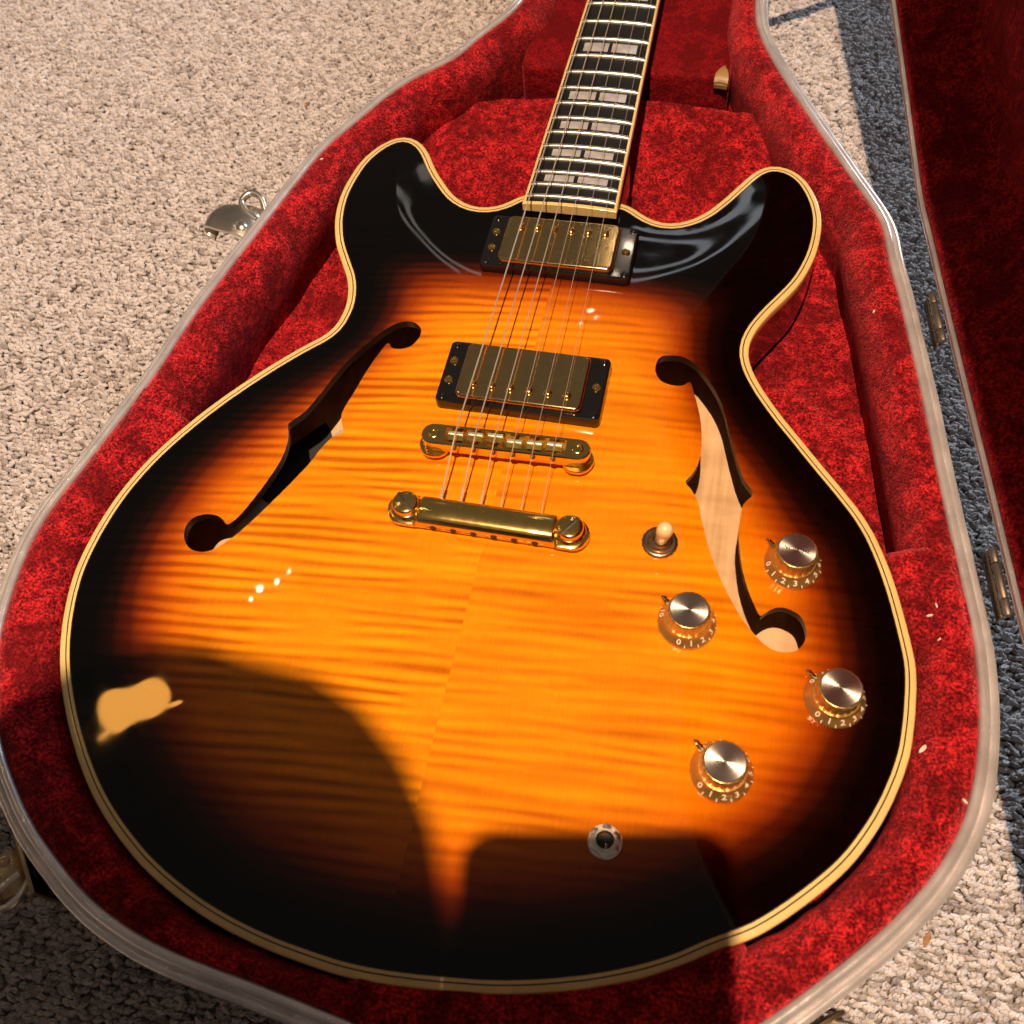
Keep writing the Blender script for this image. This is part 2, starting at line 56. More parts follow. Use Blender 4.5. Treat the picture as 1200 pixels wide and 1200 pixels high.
FH_R=[(67.0,61.7),(67.1,60.5),(67.4,59.4),(67.8,58.3),(68.2,57.3),(68.8,56.3),(69.4,55.5),(70.2,54.6),(71.0,53.9),(72.0,53.3),(73.0,52.8),(73.9,52.5),(75.0,52.3),(76.0,52.2),(77.1,52.2),(78.2,52.2),(79.3,52.3),(80.4,52.6),(81.5,52.8),(82.5,53.2),(83.4,53.8),(84.2,54.7),(85.0,55.8),(85.7,56.5),(86.3,56.6),(86.7,56.2),(87.2,55.5),(87.6,54.6),(88.0,53.5),(88.4,52.2),(88.8,51.0),(89.2,49.7),(89.6,48.4),(90.0,47.4),(90.3,46.4),(90.7,45.4),(91.1,44.4),(91.4,43.4),(91.8,42.4),(92.1,41.4),(92.4,40.3),(92.8,39.3),(93.1,38.2),(93.4,37.2),(93.7,36.1),(94.0,35.1),(94.2,34.0),(94.5,33.0),(94.7,31.9),(94.9,30.9),(95.2,29.8),(95.4,28.8),(95.6,27.7),(95.7,26.7),(95.9,25.6),(96.1,24.6),(96.2,23.6),(96.4,22.5),(96.5,21.5),(96.6,20.4),(96.7,19.3),(96.8,18.3),(96.9,17.2),(97.0,16.1),(97.1,15.1),(97.1,14.0),(97.2,13.0),(97.2,12.0),(97.2,11.0),(97.2,9.9),(97.1,8.8),(97.1,7.8),(97.0,6.7),(96.9,5.7),(96.8,4.6),(96.6,3.6),(96.4,2.6),(96.2,1.6),(95.8,0.6),(95.5,-0.5),(95.1,-1.5),(94.7,-2.4),(94.3,-3.4),(93.9,-4.4),(93.3,-5.4),(92.7,-6.4),(92.1,-7.4),(91.8,-8.4),(91.9,-9.3),(92.4,-10.2),(93.1,-11.0),(94.0,-11.8),(94.8,-12.7),(95.5,-13.6),(96.1,-14.5),(96.7,-15.3),(97.3,-16.3),(97.9,-17.2),(98.4,-18.2),(98.9,-19.2),(99.4,-20.2),(99.7,-21.2),(100.1,-22.1),(100.3,-23.1),(100.6,-24.1),(100.9,-25.1),(101.1,-26.1),(101.4,-27.2),(101.7,-28.3),(102.0,-29.4),(102.3,-30.3),(102.6,-31.2),(102.9,-32.2),(103.2,-33.2),(103.6,-34.3),(103.9,-35.3),(104.2,-36.4),(104.6,-37.4),(105.0,-38.5),(105.3,-39.5),(105.7,-40.6),(106.0,-41.6),(106.4,-42.6),(106.8,-43.6),(107.2,-44.6),(107.6,-45.7),(108.0,-46.7),(108.4,-47.7),(108.8,-48.7),(109.3,-49.7),(109.7,-50.6),(110.1,-51.6),(110.6,-52.6),(111.0,-53.5),(111.5,-54.5),(111.9,-55.5),(112.4,-56.4),(112.9,-57.4),(113.4,-58.3),(113.8,-59.2),(114.3,-60.2),(114.8,-61.1),(115.3,-62.0),(115.8,-62.9),(116.3,-63.8),(116.9,-64.7),(117.4,-65.6),(117.9,-66.6),(118.5,-67.5),(119.0,-68.4),(119.6,-69.3),(120.2,-70.3),(120.8,-71.2),(121.4,-72.1),(122.0,-73.0),(122.6,-74.0),(123.2,-74.9),(123.8,-75.7),(124.4,-76.6),(125.0,-77.4),(125.7,-78.2),(126.4,-79.1),(127.1,-80.0),(127.9,-80.9),(128.7,-81.7),(129.4,-82.5),(130.2,-83.3),(130.9,-84.0),(131.6,-84.7),(132.3,-85.3),(133.1,-86.2),(133.9,-86.9),(134.7,-87.6),(135.5,-88.3),(136.4,-88.8),(137.2,-89.4),(138.2,-89.9),(139.2,-90.4),(140.2,-90.8),(141.2,-91.1),(142.2,-91.3),(143.3,-91.4),(144.5,-91.3),(145.6,-91.2),(146.7,-91.0),(147.8,-90.7),(148.9,-90.4),(149.9,-90.0),(150.9,-89.5),(151.7,-88.8),(152.5,-88.0),(153.1,-87.1),(153.7,-86.1),(154.2,-85.2),(154.6,-84.2),(155.0,-83.2),(155.3,-82.2),(155.5,-81.1),(155.4,-80.1),(155.3,-79.0),(155.1,-77.8),(154.8,-76.7),(154.5,-75.7),(154.1,-74.6),(153.6,-73.7),(153.0,-72.7),(152.3,-71.9),(151.6,-71.2),(150.6,-70.6),(149.6,-70.1),(148.6,-69.8),(147.5,-69.4),(146.5,-69.2),(145.4,-69.0),(144.3,-69.0),(143.2,-69.1),(142.2,-69.3),(141.2,-69.7),(140.2,-70.2),(139.3,-70.8),(138.5,-71.4),(137.6,-72.1),(136.8,-72.9),(136.1,-73.7),(135.3,-74.6),(134.4,-75.5),(133.7,-75.3),(133.2,-74.7),(132.6,-73.8),(132.0,-72.7),(131.4,-71.5),(130.8,-70.5),(130.4,-69.6),(129.9,-68.7),(129.4,-67.7),(128.9,-66.7),(128.5,-65.7),(128.0,-64.6),(127.6,-63.6),(127.1,-62.6),(126.8,-61.6),(126.4,-60.6),(126.0,-59.6),(125.6,-58.6),(125.3,-57.6),(125.0,-56.6),(124.6,-55.5),(124.3,-54.5),(124.0,-53.5),(123.7,-52.4),(123.5,-51.4),(123.2,-50.3),(123.0,-49.3),(122.7,-48.2),(122.5,-47.2),(122.3,-46.1),(122.1,-45.0),(121.9,-44.0),(121.7,-42.9),(121.5,-41.8),(121.3,-40.8),(121.2,-39.7),(121.0,-38.6),(120.8,-37.6),(120.6,-36.5),(120.5,-35.5),(120.4,-34.4),(120.3,-33.4),(120.2,-32.3),(120.2,-31.2),(120.2,-30.2),(120.2,-29.1),(120.2,-28.1),(120.3,-27.0),(120.3,-26.0),(120.4,-24.9),(120.4,-23.9),(120.5,-22.8),(120.5,-21.8),(120.5,-20.7),(120.6,-19.7),(120.7,-18.6),(120.8,-17.6),(121.0,-16.6),(121.4,-15.6),(121.9,-14.6),(122.5,-13.6),(123.1,-12.7),(123.8,-11.7),(124.4,-10.8),(124.9,-9.9),(125.1,-8.9),(125.1,-8.0),(124.8,-7.1),(124.3,-6.2),(123.7,-5.3),(122.9,-4.5),(122.2,-3.6),(121.4,-2.7),(120.7,-1.8),(120.2,-0.9),(119.7,0.1),(119.2,1.0),(118.8,2.0),(118.4,3.0),(118.0,4.0),(117.6,5.0),(117.2,6.1),(116.8,7.0),(116.5,7.9),(116.1,8.9),(115.8,9.9),(115.4,10.9),(115.1,12.0),(114.7,13.0),(114.4,14.1),(114.1,15.1),(113.7,16.2),(113.4,17.2),(113.1,18.2),(112.8,19.2),(112.4,20.3),(112.1,21.3),(111.8,22.3),(111.5,23.4),(111.2,24.4),(110.9,25.5),(110.5,26.5),(110.2,27.5),(109.9,28.6),(109.6,29.6),(109.3,30.7),(109.0,31.7),(108.7,32.7),(108.4,33.8),(108.1,34.8),(107.8,35.9),(107.5,36.9),(107.2,37.9),(106.8,39.0),(106.5,40.0),(106.1,41.0),(105.8,42.0),(105.4,43.0),(105.0,44.0),(104.6,44.9),(104.2,45.9),(103.7,46.9),(103.3,47.9),(102.8,48.8),(102.4,49.7),(101.9,50.7),(101.4,51.6),(100.9,52.5),(100.4,53.4),(99.8,54.4),(99.2,55.3),(98.7,56.2),(98.1,57.1),(97.4,58.0),(96.8,58.9),(96.2,59.8),(95.6,60.6),(94.9,61.5),(94.3,62.3),(93.6,63.2),(92.9,64.1),(92.2,65.0),(91.5,65.8),(90.8,66.7),(90.1,67.5),(89.4,68.2),(88.6,68.9),(87.7,69.6),(86.8,70.2),(85.9,70.8),(85.0,71.4),(84.0,71.9),(83.0,72.4),(82.0,72.8),(81.0,73.0),(80.0,73.2),(78.9,73.3),(77.7,73.3),(76.6,73.2),(75.5,73.0),(74.5,72.8),(73.5,72.5),(72.4,72.2),(71.3,71.8),(70.2,71.4),(69.3,70.8),(68.6,70.0),(68.1,69.2),(67.7,68.3),(67.4,67.2),(67.2,66.1),(67.0,64.9),(66.9,63.8),(66.9,62.7)]
# ------------------------------------------------------------------ helpers
ORI = {}
rnd = random.Random(7)
nrs = np.random.RandomState(11)

def empty(name, loc, label=None, cat=None, group=None):
    o = bpy.data.objects.new(name, None); COL.objects.link(o)
    o.empty_display_size = 0.02
    ORI[o] = np.array(loc, float); o.location = (loc[0]*MM, loc[1]*MM, (loc[2]+Z0)*MM)
    tag(o, label, cat, group); return o
def tag(o, label=None, cat=None, group=None, kind=None):
    if label: o['label'] = label
    if cat: o['category'] = cat
    if group: o['group'] = group
    if kind: o['kind'] = kind
    return o
def place(o, parent, origin):
    ORI[o] = np.array(origin, float)
    if parent is not None:
        o.parent = parent; d = ORI[o]-ORI[parent]
        o.location = (d[0]*MM, d[1]*MM, d[2]*MM)
    else:
        o.location = (origin[0]*MM, origin[1]*MM, (origin[2]+Z0)*MM)
def mesh_data(name, verts, faces, mat, smooth=True, autosmooth=None):
    me = bpy.data.meshes.new(name)
    me.from_pydata([tuple(v) for v in np.asarray(verts, float)*MM], [], [tuple(int(i) for i in f) for f in faces])
    me.validate(); me.update()
    mats = mat if isinstance(mat, (list, tuple)) else [mat]
    for m in mats: me.materials.append(m)
    if smooth: me.polygons.foreach_set('use_smooth', [True]*len(me.polygons))
    if smooth and autosmooth: me.set_sharp_from_angle(angle=math.radians(autosmooth))
    return me
def obj(name, geo, mat, parent=None, origin=None, smooth=True, auto=40):
    """geo = (verts in absolute mm, faces)"""
    verts, faces = geo
    verts = np.asarray(verts, float)
    if origin is None: origin = ORI[parent] if parent is not None else np.array([verts[:,0].mean(), verts[:,1].mean(), verts[:,2].min()])
    me = mesh_data(name, verts-np.asarray(origin), faces, mat, smooth, auto)
    bm = bmesh.new(); bm.from_mesh(me); bmesh.ops.recalc_face_normals(bm, faces=bm.faces); bm.to_mesh(me); bm.free()
    o = bpy.data.objects.new(name, me); COL.objects.link(o); place(o, parent, origin); return o
def share(name, me, parent, origin, rotz=0.0, rot=None, scale=None):
    o = bpy.data.objects.new(name, me); COL.objects.link(o); place(o, parent, origin)
    if rot is not None: o.rotation_euler = rot
    elif rotz: o.rotation_euler = (0, 0, rotz)
    if scale: o.scale = scale
    return o
def join(*geos):
    V, F, n = [], [], 0
    for v, f in geos:
        v = np.asarray(v, float); V.append(v); F += [tuple(i+n for i in q) for q in f]; n += len(v)
    return np.vstack(V), F
def move(geo, d): return np.asarray(geo[0], float)+np.asarray(d, float), geo[1]
def rotate(geo, M, c=(0,0,0)):
    c = np.asarray(c, float); return (np.asarray(geo[0], float)-c)@np.asarray(M).T+c, geo[1]
def rotm(axis, a):
    return np.array(Matrix.Rotation(a, 3, Vector(axis)))
def loft(rings, closed=True, cap0=False, cap1=False, cyclic=False):
    n = len(rings[0]); V = np.vstack(rings); F = []
    m = len(rings)
    for i in range(m if cyclic else m-1):
        a, b = i*n, ((i+1) % m)*n
        for j in range(n if closed else n-1):
            k = (j+1) % n; F.append((a+j, a+k, b+k, b+j))
    if cap0: F.append(tuple(range(n))[::-1])
    if cap1: F.append(tuple(range((m-1)*n, m*n)))
    return V, F
def lathe(prof, c=(0,0,0), n=32, cap0=True, cap1=True, mod=None):
    rings = []
    for r, z in prof:
        ring = []
        for k in range(n):
            a = 2*math.pi*k/n; rr = r*(mod(a, z) if mod else 1); ring.append((c[0]+rr*math.cos(a), c[1]+rr*math.sin(a), c[2]+z))
        rings.append(np.array(ring))
    return loft(rings, cap0=cap0, cap1=cap1)
def rrect(w, h, r, inset=0.0, n=6):
    w2, h2 = w/2-inset, h/2-inset; r = max(r-inset, 0.15); P = []
    for cx, cy, a0 in ((w2-r, h2-r, 0), (-w2+r, h2-r, 90), (-w2+r, -h2+r, 180), (w2-r, -h2+r, 270)):
        for k in range(n+1):
            a = math.radians(a0+90*k/n); P.append((cx+r*math.cos(a), cy+r*math.sin(a)))
    return np.array(P)
def slab(w, h, r, prof, c=(0,0,0), rz=0.0, n=6):
    """rounded rectangle, prof = [(inset, z)...] bottom to top, capped"""
    rings = []
    prof = list(prof)+[(prof[-1][0]+.35, prof[-1][1]), (prof[-1][0]+.9, prof[-1][1])] if min(w, h) > 6 else prof
    for ins, z in prof:
        P = rrect(w, h, r, ins, n); rings.append(np.c_[P, np.full(len(P), z)])
    g = loft(rings, cap0=True, cap1=True)
    if rz: g = rotate(g, rotm((0,0,1), rz))
    return move(g, c)
def rbox(sx, sy, sz, b=1.0, c=(0,0,0), rz=0.0):
    b = min(b, sz*0.45, sx*0.45, sy*0.45)
    s = 0.3*b
    return slab(sx, sy, b*1.2, [(b, 0), (s, s), (0, b), (0, sz-b), (s, sz-s), (b, sz)], c, rz, 4)
def tube(path, r, n=8, caps=True):
    P = np.asarray(path, float); m = len(P); rad = r if hasattr(r, '__len__') else [r]*m
    rings = []; up = np.array([0.0, 0.0, 1.0])
    for i in range(m):
        t = P[min(i+1, m-1)]-P[max(i-1, 0)]; t /= np.linalg.norm(t)
        if abs(t@up) > .95: up = np.array([1.0, 0.0, 0.0])
        s = np.cross(t, up); s /= np.linalg.norm(s); q = np.cross(s, t); up = q
        rings.append(np.array([P[i]+rad[i]*(math.cos(2*math.pi*k/n)*s+math.sin(2*math.pi*k/n)*q) for k in range(n)]))
    return loft(rings, cap0=caps, cap1=caps)
def normals2(P):
    t = np.roll(P, -1, 0)-np.roll(P, 1, 0); t /= np.hypot(t[:,0], t[:,1])[:,None]
    n = np.c_[-t[:,1], t[:,0]]
    A = 0.5*np.sum(P[:,0]*np.roll(P[:,1], -1)-np.roll(P[:,0], -1)*P[:,1])
    return n if A > 0 else -n          # inward
def inset(P, d): return P+normals2(P)*(d if np.isscalar(d) else np.asarray(d)[:,None])
def dense(P, k=4):
    P = np.asarray(P); out = []
    for i in range(len(P)):
        for j in range(k): out.append(P[i]+(P[(i+1) % len(P)]-P[i])*j/k)
    return np.array(out)
def inside(Q, P):
    Q = np.asarray(Q, float); P = np.asarray(P, float)
    x, y = Q[:,0][:,None], Q[:,1][:,None]
    x0, y0 = P[:,0][None], P[:,1][None]; x1, y1 = np.roll(P[:,0], -1)[None], np.roll(P[:,1], -1)[None]
    c = ((y0 > y) != (y1 > y)) & (x < (x1-x0)*(y-y0)/np.where(y1 == y0, 1e-9, y1-y0)+x0)
    return (c.sum(1) % 2) == 1
def mindist(Q, P, chunk=4000):
    out = []
    for i in range(0, len(Q), chunk):
        d = np.hypot(Q[i:i+chunk,0][:,None]-P[:,0][None], Q[i:i+chunk,1][:,None]-P[:,1][None]); out.append(d.min(1))
    return np.concatenate(out)
def vnoise(P, s, seed=0, oct=3):
    """cheap smooth 2D/3D noise from summed sines, about -1..1"""
    r = np.random.RandomState(seed); v = 0; a = 1.0; tot = 0
    P = np.asarray(P, float)
    for o in range(oct):
        for k in range(4):
            d = r.normal(size=P.shape[1]); d /= np.linalg.norm(d)
            v = v+a*np.sin((P@d)*2*math.pi/s*r.uniform(.7, 1.4)+r.uniform(0, 6.28)); tot += a*.7
        s *= .5; a *= .6
    return v/tot*1.6

# ------------------------------------------------------------------ materials
def new_mat(name):
    m = bpy.data.materials.new(name); m.use_nodes = True
    nt = m.node_tree; b = nt.nodes['Principled BSDF']; return m, nt, b
def N(nt, typ, **kw):
    n = nt.nodes.new(typ)
    for k, v in kw.items():
        if k.startswith('i_'): n.inputs[k[2:].replace('_', ' ')].default_value = v
        else: setattr(n, k, v)
    return n
def ramp(nt, src, stops):
    r = nt.nodes.new('ShaderNodeValToRGB'); e = r.color_ramp.elements
    while len(e) > 1: e.remove(e[-1])
    e[0].position = stops[0][0]; e[0].color = (*stops[0][1], 1)
    for p, c in stops[1:]:
        x = e.new(p); x.color = (*c, 1)
    nt.links.new(src, r.inputs['Fac']); return r
def coords(nt, scale=(1,1,1)):
    tc = N(nt, 'ShaderNodeTexCoord'); mp = N(nt, 'ShaderNodeMapping'); mp.inputs['Scale'].default_value = scale
    nt.links.new(tc.outputs['Object'], mp.inputs['Vector']); return mp.outputs['Vector']
def simple(name, col, rough=.4, metal=0.0, coat=0.0, var=0.08, nscale=60.0, bump=0.0, bscale=400.0, spec=.5, rvar=0.06):
    m, nt, b = new_mat(name)
    v = coords(nt); n = N(nt, 'ShaderNodeTexNoise', i_Scale=nscale, i_Detail=5.0)
    nt.links.new(v, n.inputs['Vector'])
    c = np.array(col)
    r = ramp(nt, n.outputs['Fac'], [(.3, tuple(c*(1-var))), (.7, tuple(np.minimum(c*(1+var), 1)))])
    nt.links.new(r.outputs['Color'], b.inputs['Base Color'])
    mr = N(nt, 'ShaderNodeMapRange'); mr.inputs['To Min'].default_value = max(rough-rvar, .02); mr.inputs['To Max'].default_value = rough+rvar
    n2 = N(nt, 'ShaderNodeTexNoise', i_Scale=nscale*2.3, i_Detail=4.0); nt.links.new(v, n2.inputs['Vector'])
    nt.links.new(n2.outputs['Fac'], mr.inputs['Value']); nt.links.new(mr.outputs['Result'], b.inputs['Roughness'])
    b.inputs['Metallic'].default_value = metal; b.inputs['Coat Weight'].default_value = coat; b.inputs['Coat Roughness'].default_value = .04
    b.inputs['Specular IOR Level'].default_value = spec
    if bump:
        n3 = N(nt, 'ShaderNodeTexNoise', i_Scale=bscale, i_Detail=4.0); nt.links.new(v, n3.inputs['Vector'])
        bp = N(nt, 'ShaderNodeBump', i_Strength=bump, i_Distance=.001)
        nt.links.new(n3.outputs['Fac'], bp.inputs['Height']); nt.links.new(bp.outputs['Normal'], b.inputs['Normal'])
    return m

def mat_top():
    m, nt, b = new_mat('sunburst_flame_maple'); L = nt.links.new
    at = N(nt, 'ShaderNodeAttribute', attribute_name='burst')
    tc = N(nt, 'ShaderNodeTexCoord'); sp = N(nt, 'ShaderNodeSeparateXYZ'); L(tc.outputs['Object'], sp.inputs[0])
    ab = N(nt, 'ShaderNodeMath', operation='ABSOLUTE'); L(sp.outputs['X'], ab.inputs[0])
    sg = N(nt, 'ShaderNodeMath', operation='SIGN'); L(sp.outputs['X'], sg.inputs[0])
    # bookmatched figure: narrow shimmering stripes across the grain, breaking at the centre seam
    L_ = lambda op, x, y=None, z=None: None
    def math_(op, *ins):
        n = N(nt, 'ShaderNodeMath', operation=op)
        for i, v in enumerate(ins):
            if isinstance(v, (int, float)): n.inputs[i].default_value = v
            else: L(v, n.inputs[i])
        return n.outputs[0]
    side = math_('MULTIPLY', sg.outputs[0], .37)
    ylin = math_('MULTIPLY_ADD', sp.outputs['X'], -.085, sp.outputs['Y'])
    def noise3(sx, sy, off, det):
        cb = N(nt, 'ShaderNodeCombineXYZ'); L(math_('MULTIPLY', sp.outputs['X'], sx), cb.inputs[0]); L(math_('MULTIPLY', ylin, sy), cb.inputs[1]); L(math_('ADD', side, off), cb.inputs[2])
        n = N(nt, 'ShaderNodeTexNoise', i_Scale=1.0, i_Detail=det, i_Roughness=.5); L(cb.outputs[0], n.inputs['Vector']); return n.outputs['Fac']
    ph = math_('MULTIPLY_ADD', noise3(10, 50, 1.0, 1.0), 8.5, math_('MULTIPLY', ylin, 2*math.pi/.0062))
    ph = math_('MULTIPLY_ADD', sg.outputs[0], 1.3, ph)
    wave = math_('MULTIPLY_ADD', math_('SINE', ph), .5, .5)
    amp = ramp(nt, noise3(24, 60, 3.0, 2.0), [(.34, (.10,)*3), (.62, (1,)*3)])
    lft = math_('MULTIPLY_ADD', sg.outputs[0], -.30, .72)
    broad = noise3(12, 85, 5.0, 1.5)
    fl = math_('MULTIPLY_ADD', math_('MULTIPLY', math_('SUBTRACT', wave, .5), amp.outputs['Color']), math_('MULTIPLY', lft, .62), math_('MULTIPLY_ADD', broad, .75, .125))
    s2 = noise3(60.0, 420.0, 2.0, 1.0); s3 = noise3(1700.0, 120.0, 0.0, 2.0)
    r1 = ramp(nt, fl, [(.20, (.56, .43, .33)), (.48, (.87, .83, .79)), (.80, (1.12, 1.15, 1.13))])
    r2 = ramp(nt, s2, [(.3, (.93,)*3), (.7, (1.05,)*3)])
    r3 = ramp(nt, s3, [(.3, (.92,)*3), (.7, (1.05,)*3)])
    # sunburst: the lacquer's own colour from edge to middle
    nb = N(nt, 'ShaderNodeTexNoise', i_Scale=16.0, i_Detail=3.0); L(tc.outputs['Object'], nb.inputs['Vector'])
    ad = N(nt, 'ShaderNodeMath', operation='MULTIPLY_ADD'); L(nb.outputs['Fac'], ad.inputs[0]); ad.inputs[1].default_value = .10; L(at.outputs['Fac'], ad.inputs[2])
    rb = ramp(nt, ad.outputs[0], [(.25, (.0014, .0007, .0006)), (.37, (.011, .0021, .001)), (.48, (.075, .0085, .0014)), (.60, (.33, .048, .002)), (.76, (.71, .17, .003)), (1.0, (.89, .285, .005))])
    mx = N(nt, 'ShaderNodeMix', data_type='RGBA', blend_type='MULTIPLY'); mx.inputs['Factor'].default_value = 1.0
    L(rb.outputs['Color'], mx.inputs['A']); L(r1.outputs['Color'], mx.inputs['B'])
    my = N(nt, 'ShaderNodeMix', data_type='RGBA', blend_type='MULTIPLY'); my.inputs['Factor'].default_value = 1.0
    L(mx.outputs['Result'], my.inputs['A']); L(r2.outputs['Color'], my.inputs['B'])
    mz = N(nt, 'ShaderNodeMix', data_type='RGBA', blend_type='MULTIPLY'); mz.inputs['Factor'].default_value = 1.0
    L(my.outputs['Result'], mz.inputs['A']); L(r3.outputs['Color'], mz.inputs['B'])
    L(mz.outputs['Result'], b.inputs['Base Color'])
    b.inputs['Roughness'].default_value = .5; b.inputs['Specular IOR Level'].default_value = 0.0
    b.inputs['Coat Weight'].default_value = 1.0; b.inputs['Coat IOR'].default_value = 1.45
    nr = N(nt, 'ShaderNodeTexNoise', i_Scale=45.0, i_Detail=6.0); L(tc.outputs['Object'], nr.inputs['Vector'])
    mr_ = N(nt, 'ShaderNodeMapRange'); mr_.inputs['From Min'].default_value = .35; mr_.inputs['From Max'].default_value = .75; mr_.inputs['To Min'].default_value = .012; mr_.inputs['To Max'].default_value = .06; L(nr.outputs['Fac'], mr_.inputs['Value']); L(mr_.outputs['Result'], b.inputs['Coat Roughness'])
    nn = N(nt, 'ShaderNodeTexNoise', i_Scale=22.0, i_Detail=1.0); L(tc.outputs['Object'], nn.inputs['Vector'])
    bp = N(nt, 'ShaderNodeBump', i_Strength=.05, i_Distance=.002); L(nn.outputs['Fac'], bp.inputs['Height']); L(bp.outputs['Normal'], b.inputs['Coat Normal'])
    return m
def mat_velvet(name, hi, lo, scale=1.0, crush=1.0):
    m, nt, b = new_mat(name); L = nt.links.new
    v = coords(nt, (scale, scale, scale))
    def noise(s, det, rough, dist=0.0):
        n = N(nt, 'ShaderNodeTexNoise', i_Scale=s, i_Detail=det, i_Roughness=rough, i_Distortion=dist); L(v, n.inputs['Vector']); return n.outputs['Fac']
    def madd(x, k, y=0.0):
        q = N(nt, 'ShaderNodeMath', operation='MULTIPLY_ADD'); L(x, q.inputs[0])
        for i, t in ((1, k), (2, y)):
            if isinstance(t, (int, float)): q.inputs[i].default_value = t
            else: L(t, q.inputs[i])
        return q.outputs[0]
    lie = noise(46.0, 4.0, .6, .6); mid = noise(190.0, 4.0, .6); fib = noise(760.0, 3.0, .65)
    # crushed patches where the nap lies the other way, then the single bright fibres
    patch = ramp(nt, madd(lie, .72, madd(mid, .28)), [(.50-.08*crush, (.27,)*3), (.50, (.62,)*3), (.50+.06*crush, (1,)*3)])
    grain = ramp(nt, madd(fib, .72, madd(mid, .28)), [(.40, (0,)*3), (.50, (.34,)*3), (.63, (1,)*3)])
    f = madd(grain.outputs['Color'], patch.outputs['Color'])
    mx = N(nt, 'ShaderNodeMix', data_type='RGBA'); L(f, mx.inputs['Factor']); mx.inputs['A'].default_value = (*lo, 1); mx.inputs['B'].default_value = (*hi, 1)
    L(mx.outputs['Result'], b.inputs['Base Color']); b.inputs['Roughness'].default_value = .75; b.inputs['Specular IOR Level'].default_value = .12
    b.inputs['Sheen Weight'].default_value = .55; b.inputs['Sheen Roughness'].default_value = .28; b.inputs['Sheen Tint'].default_value = (1.0, .15, .18, 1)
    hgt = madd(fib, .45, madd(mid, .6, madd(lie, 1.1)))
    bp = N(nt, 'ShaderNodeBump', i_Strength=1.0, i_Distance=.0030*crush); L(hgt, bp.inputs['Height']); L(bp.outputs['Normal'], b.inputs['Normal'])
    return m
def mat_brushed(name, col):
    m, nt, b = new_mat(name)
    b.inputs['Base Color'].default_value = (*col, 1); b.inputs['Metallic'].default_value = 1.0; b.inputs['Roughness'].default_value = .30
    b.inputs['Anisotropic'].default_value = .85
    tg = N(nt, 'ShaderNodeTangent', direction_type='RADIAL', axis='Z'); nt.links.new(tg.outputs[0], b.inputs['Tangent'])
    tc = N(nt, 'ShaderNodeTexCoord'); ln = N(nt, 'ShaderNodeVectorMath', operation='LENGTH'); nt.links.new(tc.outputs['Object'], ln.inputs[0])
    n = N(nt, 'ShaderNodeTexNoise', noise_dimensions='1D', i_Scale=5000.0, i_Detail=2.0); nt.links.new(ln.outputs['Value'], n.inputs['W'])
    mr = N(nt, 'ShaderNodeMapRange'); mr.inputs['To Min'].default_value = .22; mr.inputs['To Max'].default_value = .42
    nt.links.new(n.outputs['Fac'], mr.inputs['Value']); nt.links.new(mr.outputs['Result'], b.inputs['Roughness'])
    return m
def mat_tuft():
    m, nt, b = new_mat('carpet_yarn')
    at = N(nt, 'ShaderNodeAttribute', attribute_name='tone', attribute_type='INSTANCER')
    r = ramp(nt, at.outputs['Fac'], [(0, (.34, .28, .265)), (.12, (.50, .44, .425)), (.5, (.64, .57, .555)), (1, (.74, .67, .655))])
    v = coords(nt); n = N(nt, 'ShaderNodeTexNoise', i_Scale=900.0, i_Detail=3.0); nt.links.new(v, n.inputs['Vector'])
    r2 = ramp(nt, n.outputs['Fac'], [(.3, (.75,)*3), (.7, (1.1,)*3)])
    mx = N(nt, 'ShaderNodeMix', data_type='RGBA', blend_type='MULTIPLY'); mx.inputs['Factor'].default_value = 1
    nt.links.new(r.outputs['Color'], mx.inputs['A']); nt.links.new(r2.outputs['Color'], mx.inputs['B']); nt.links.new(mx.outputs['Result'], b.inputs['Base Color'])
    b.inputs['Roughness'].default_value = .9; b.inputs['Specular IOR Level'].default_value = .15; b.inputs['Sheen Weight'].default_value = .15
    return m

M_TOP = mat_top()
M_BLACK = simple('black_lacquer', (.006, .004, .004), .25, coat=1.0)
M_BIND = simple('aged_cream_binding', (.78, .555, .21), .28, coat=.6, var=.06)
M_PURF = simple('black_purfling', (.015, .009, .006), .3)
M_HOLE = simple('stained_hole_edge', (.028, .011, .006), .4, var=.3)
def mat_inner():
    m, nt, b = new_mat('bare_maple_inside')
    v = coords(nt, (220, 14, 14)); n = N(nt, 'ShaderNodeTexNoise', i_Scale=1.0, i_Detail=5.0); nt.links.new(v, n.inputs['Vector'])
    v2 = coords(nt, (18, 60, 18)); n2 = N(nt, 'ShaderNodeTexNoise', i_Scale=1.0, i_Detail=4.0); nt.links.new(v2, n2.inputs['Vector'])
    r = ramp(nt, n.outputs['Fac'], [(.3, (.60, .36, .17)), (.55, (.74, .47, .25)), (.75, (.80, .53, .29))])
    r2 = ramp(nt, n2.outputs['Fac'], [(.32, (.72, .68, .62)), (.6, (1.0, 1.0, 1.0))])
    mx = N(nt, 'ShaderNodeMix', data_type='RGBA', blend_type='MULTIPLY'); mx.inputs['Factor'].default_value = 1
    nt.links.new(r.outputs['Color'], mx.inputs['A']); nt.links.new(r2.outputs['Color'], mx.inputs['B']); nt.links.new(mx.outputs['Result'], b.inputs['Base Color'])
    b.inputs['Roughness'].default_value = .75; b.inputs['Specular IOR Level'].default_value = .2; return m
M_INNER = mat_inner()
M_PLASTIC = simple('black_gloss_plastic', (.006, .0055, .006), .12, coat=.7, rvar=.03)
M_GOLD = simple('polished_gold_plate', (1.0, .66, .20), .15, metal=1.0, var=.05, nscale=120, rvar=.04)
M_GOLDWORN = simple('worn_gold_plate', (.86, .60, .27), .10, metal=1.0, var=.06, nscale=160, rvar=.004)
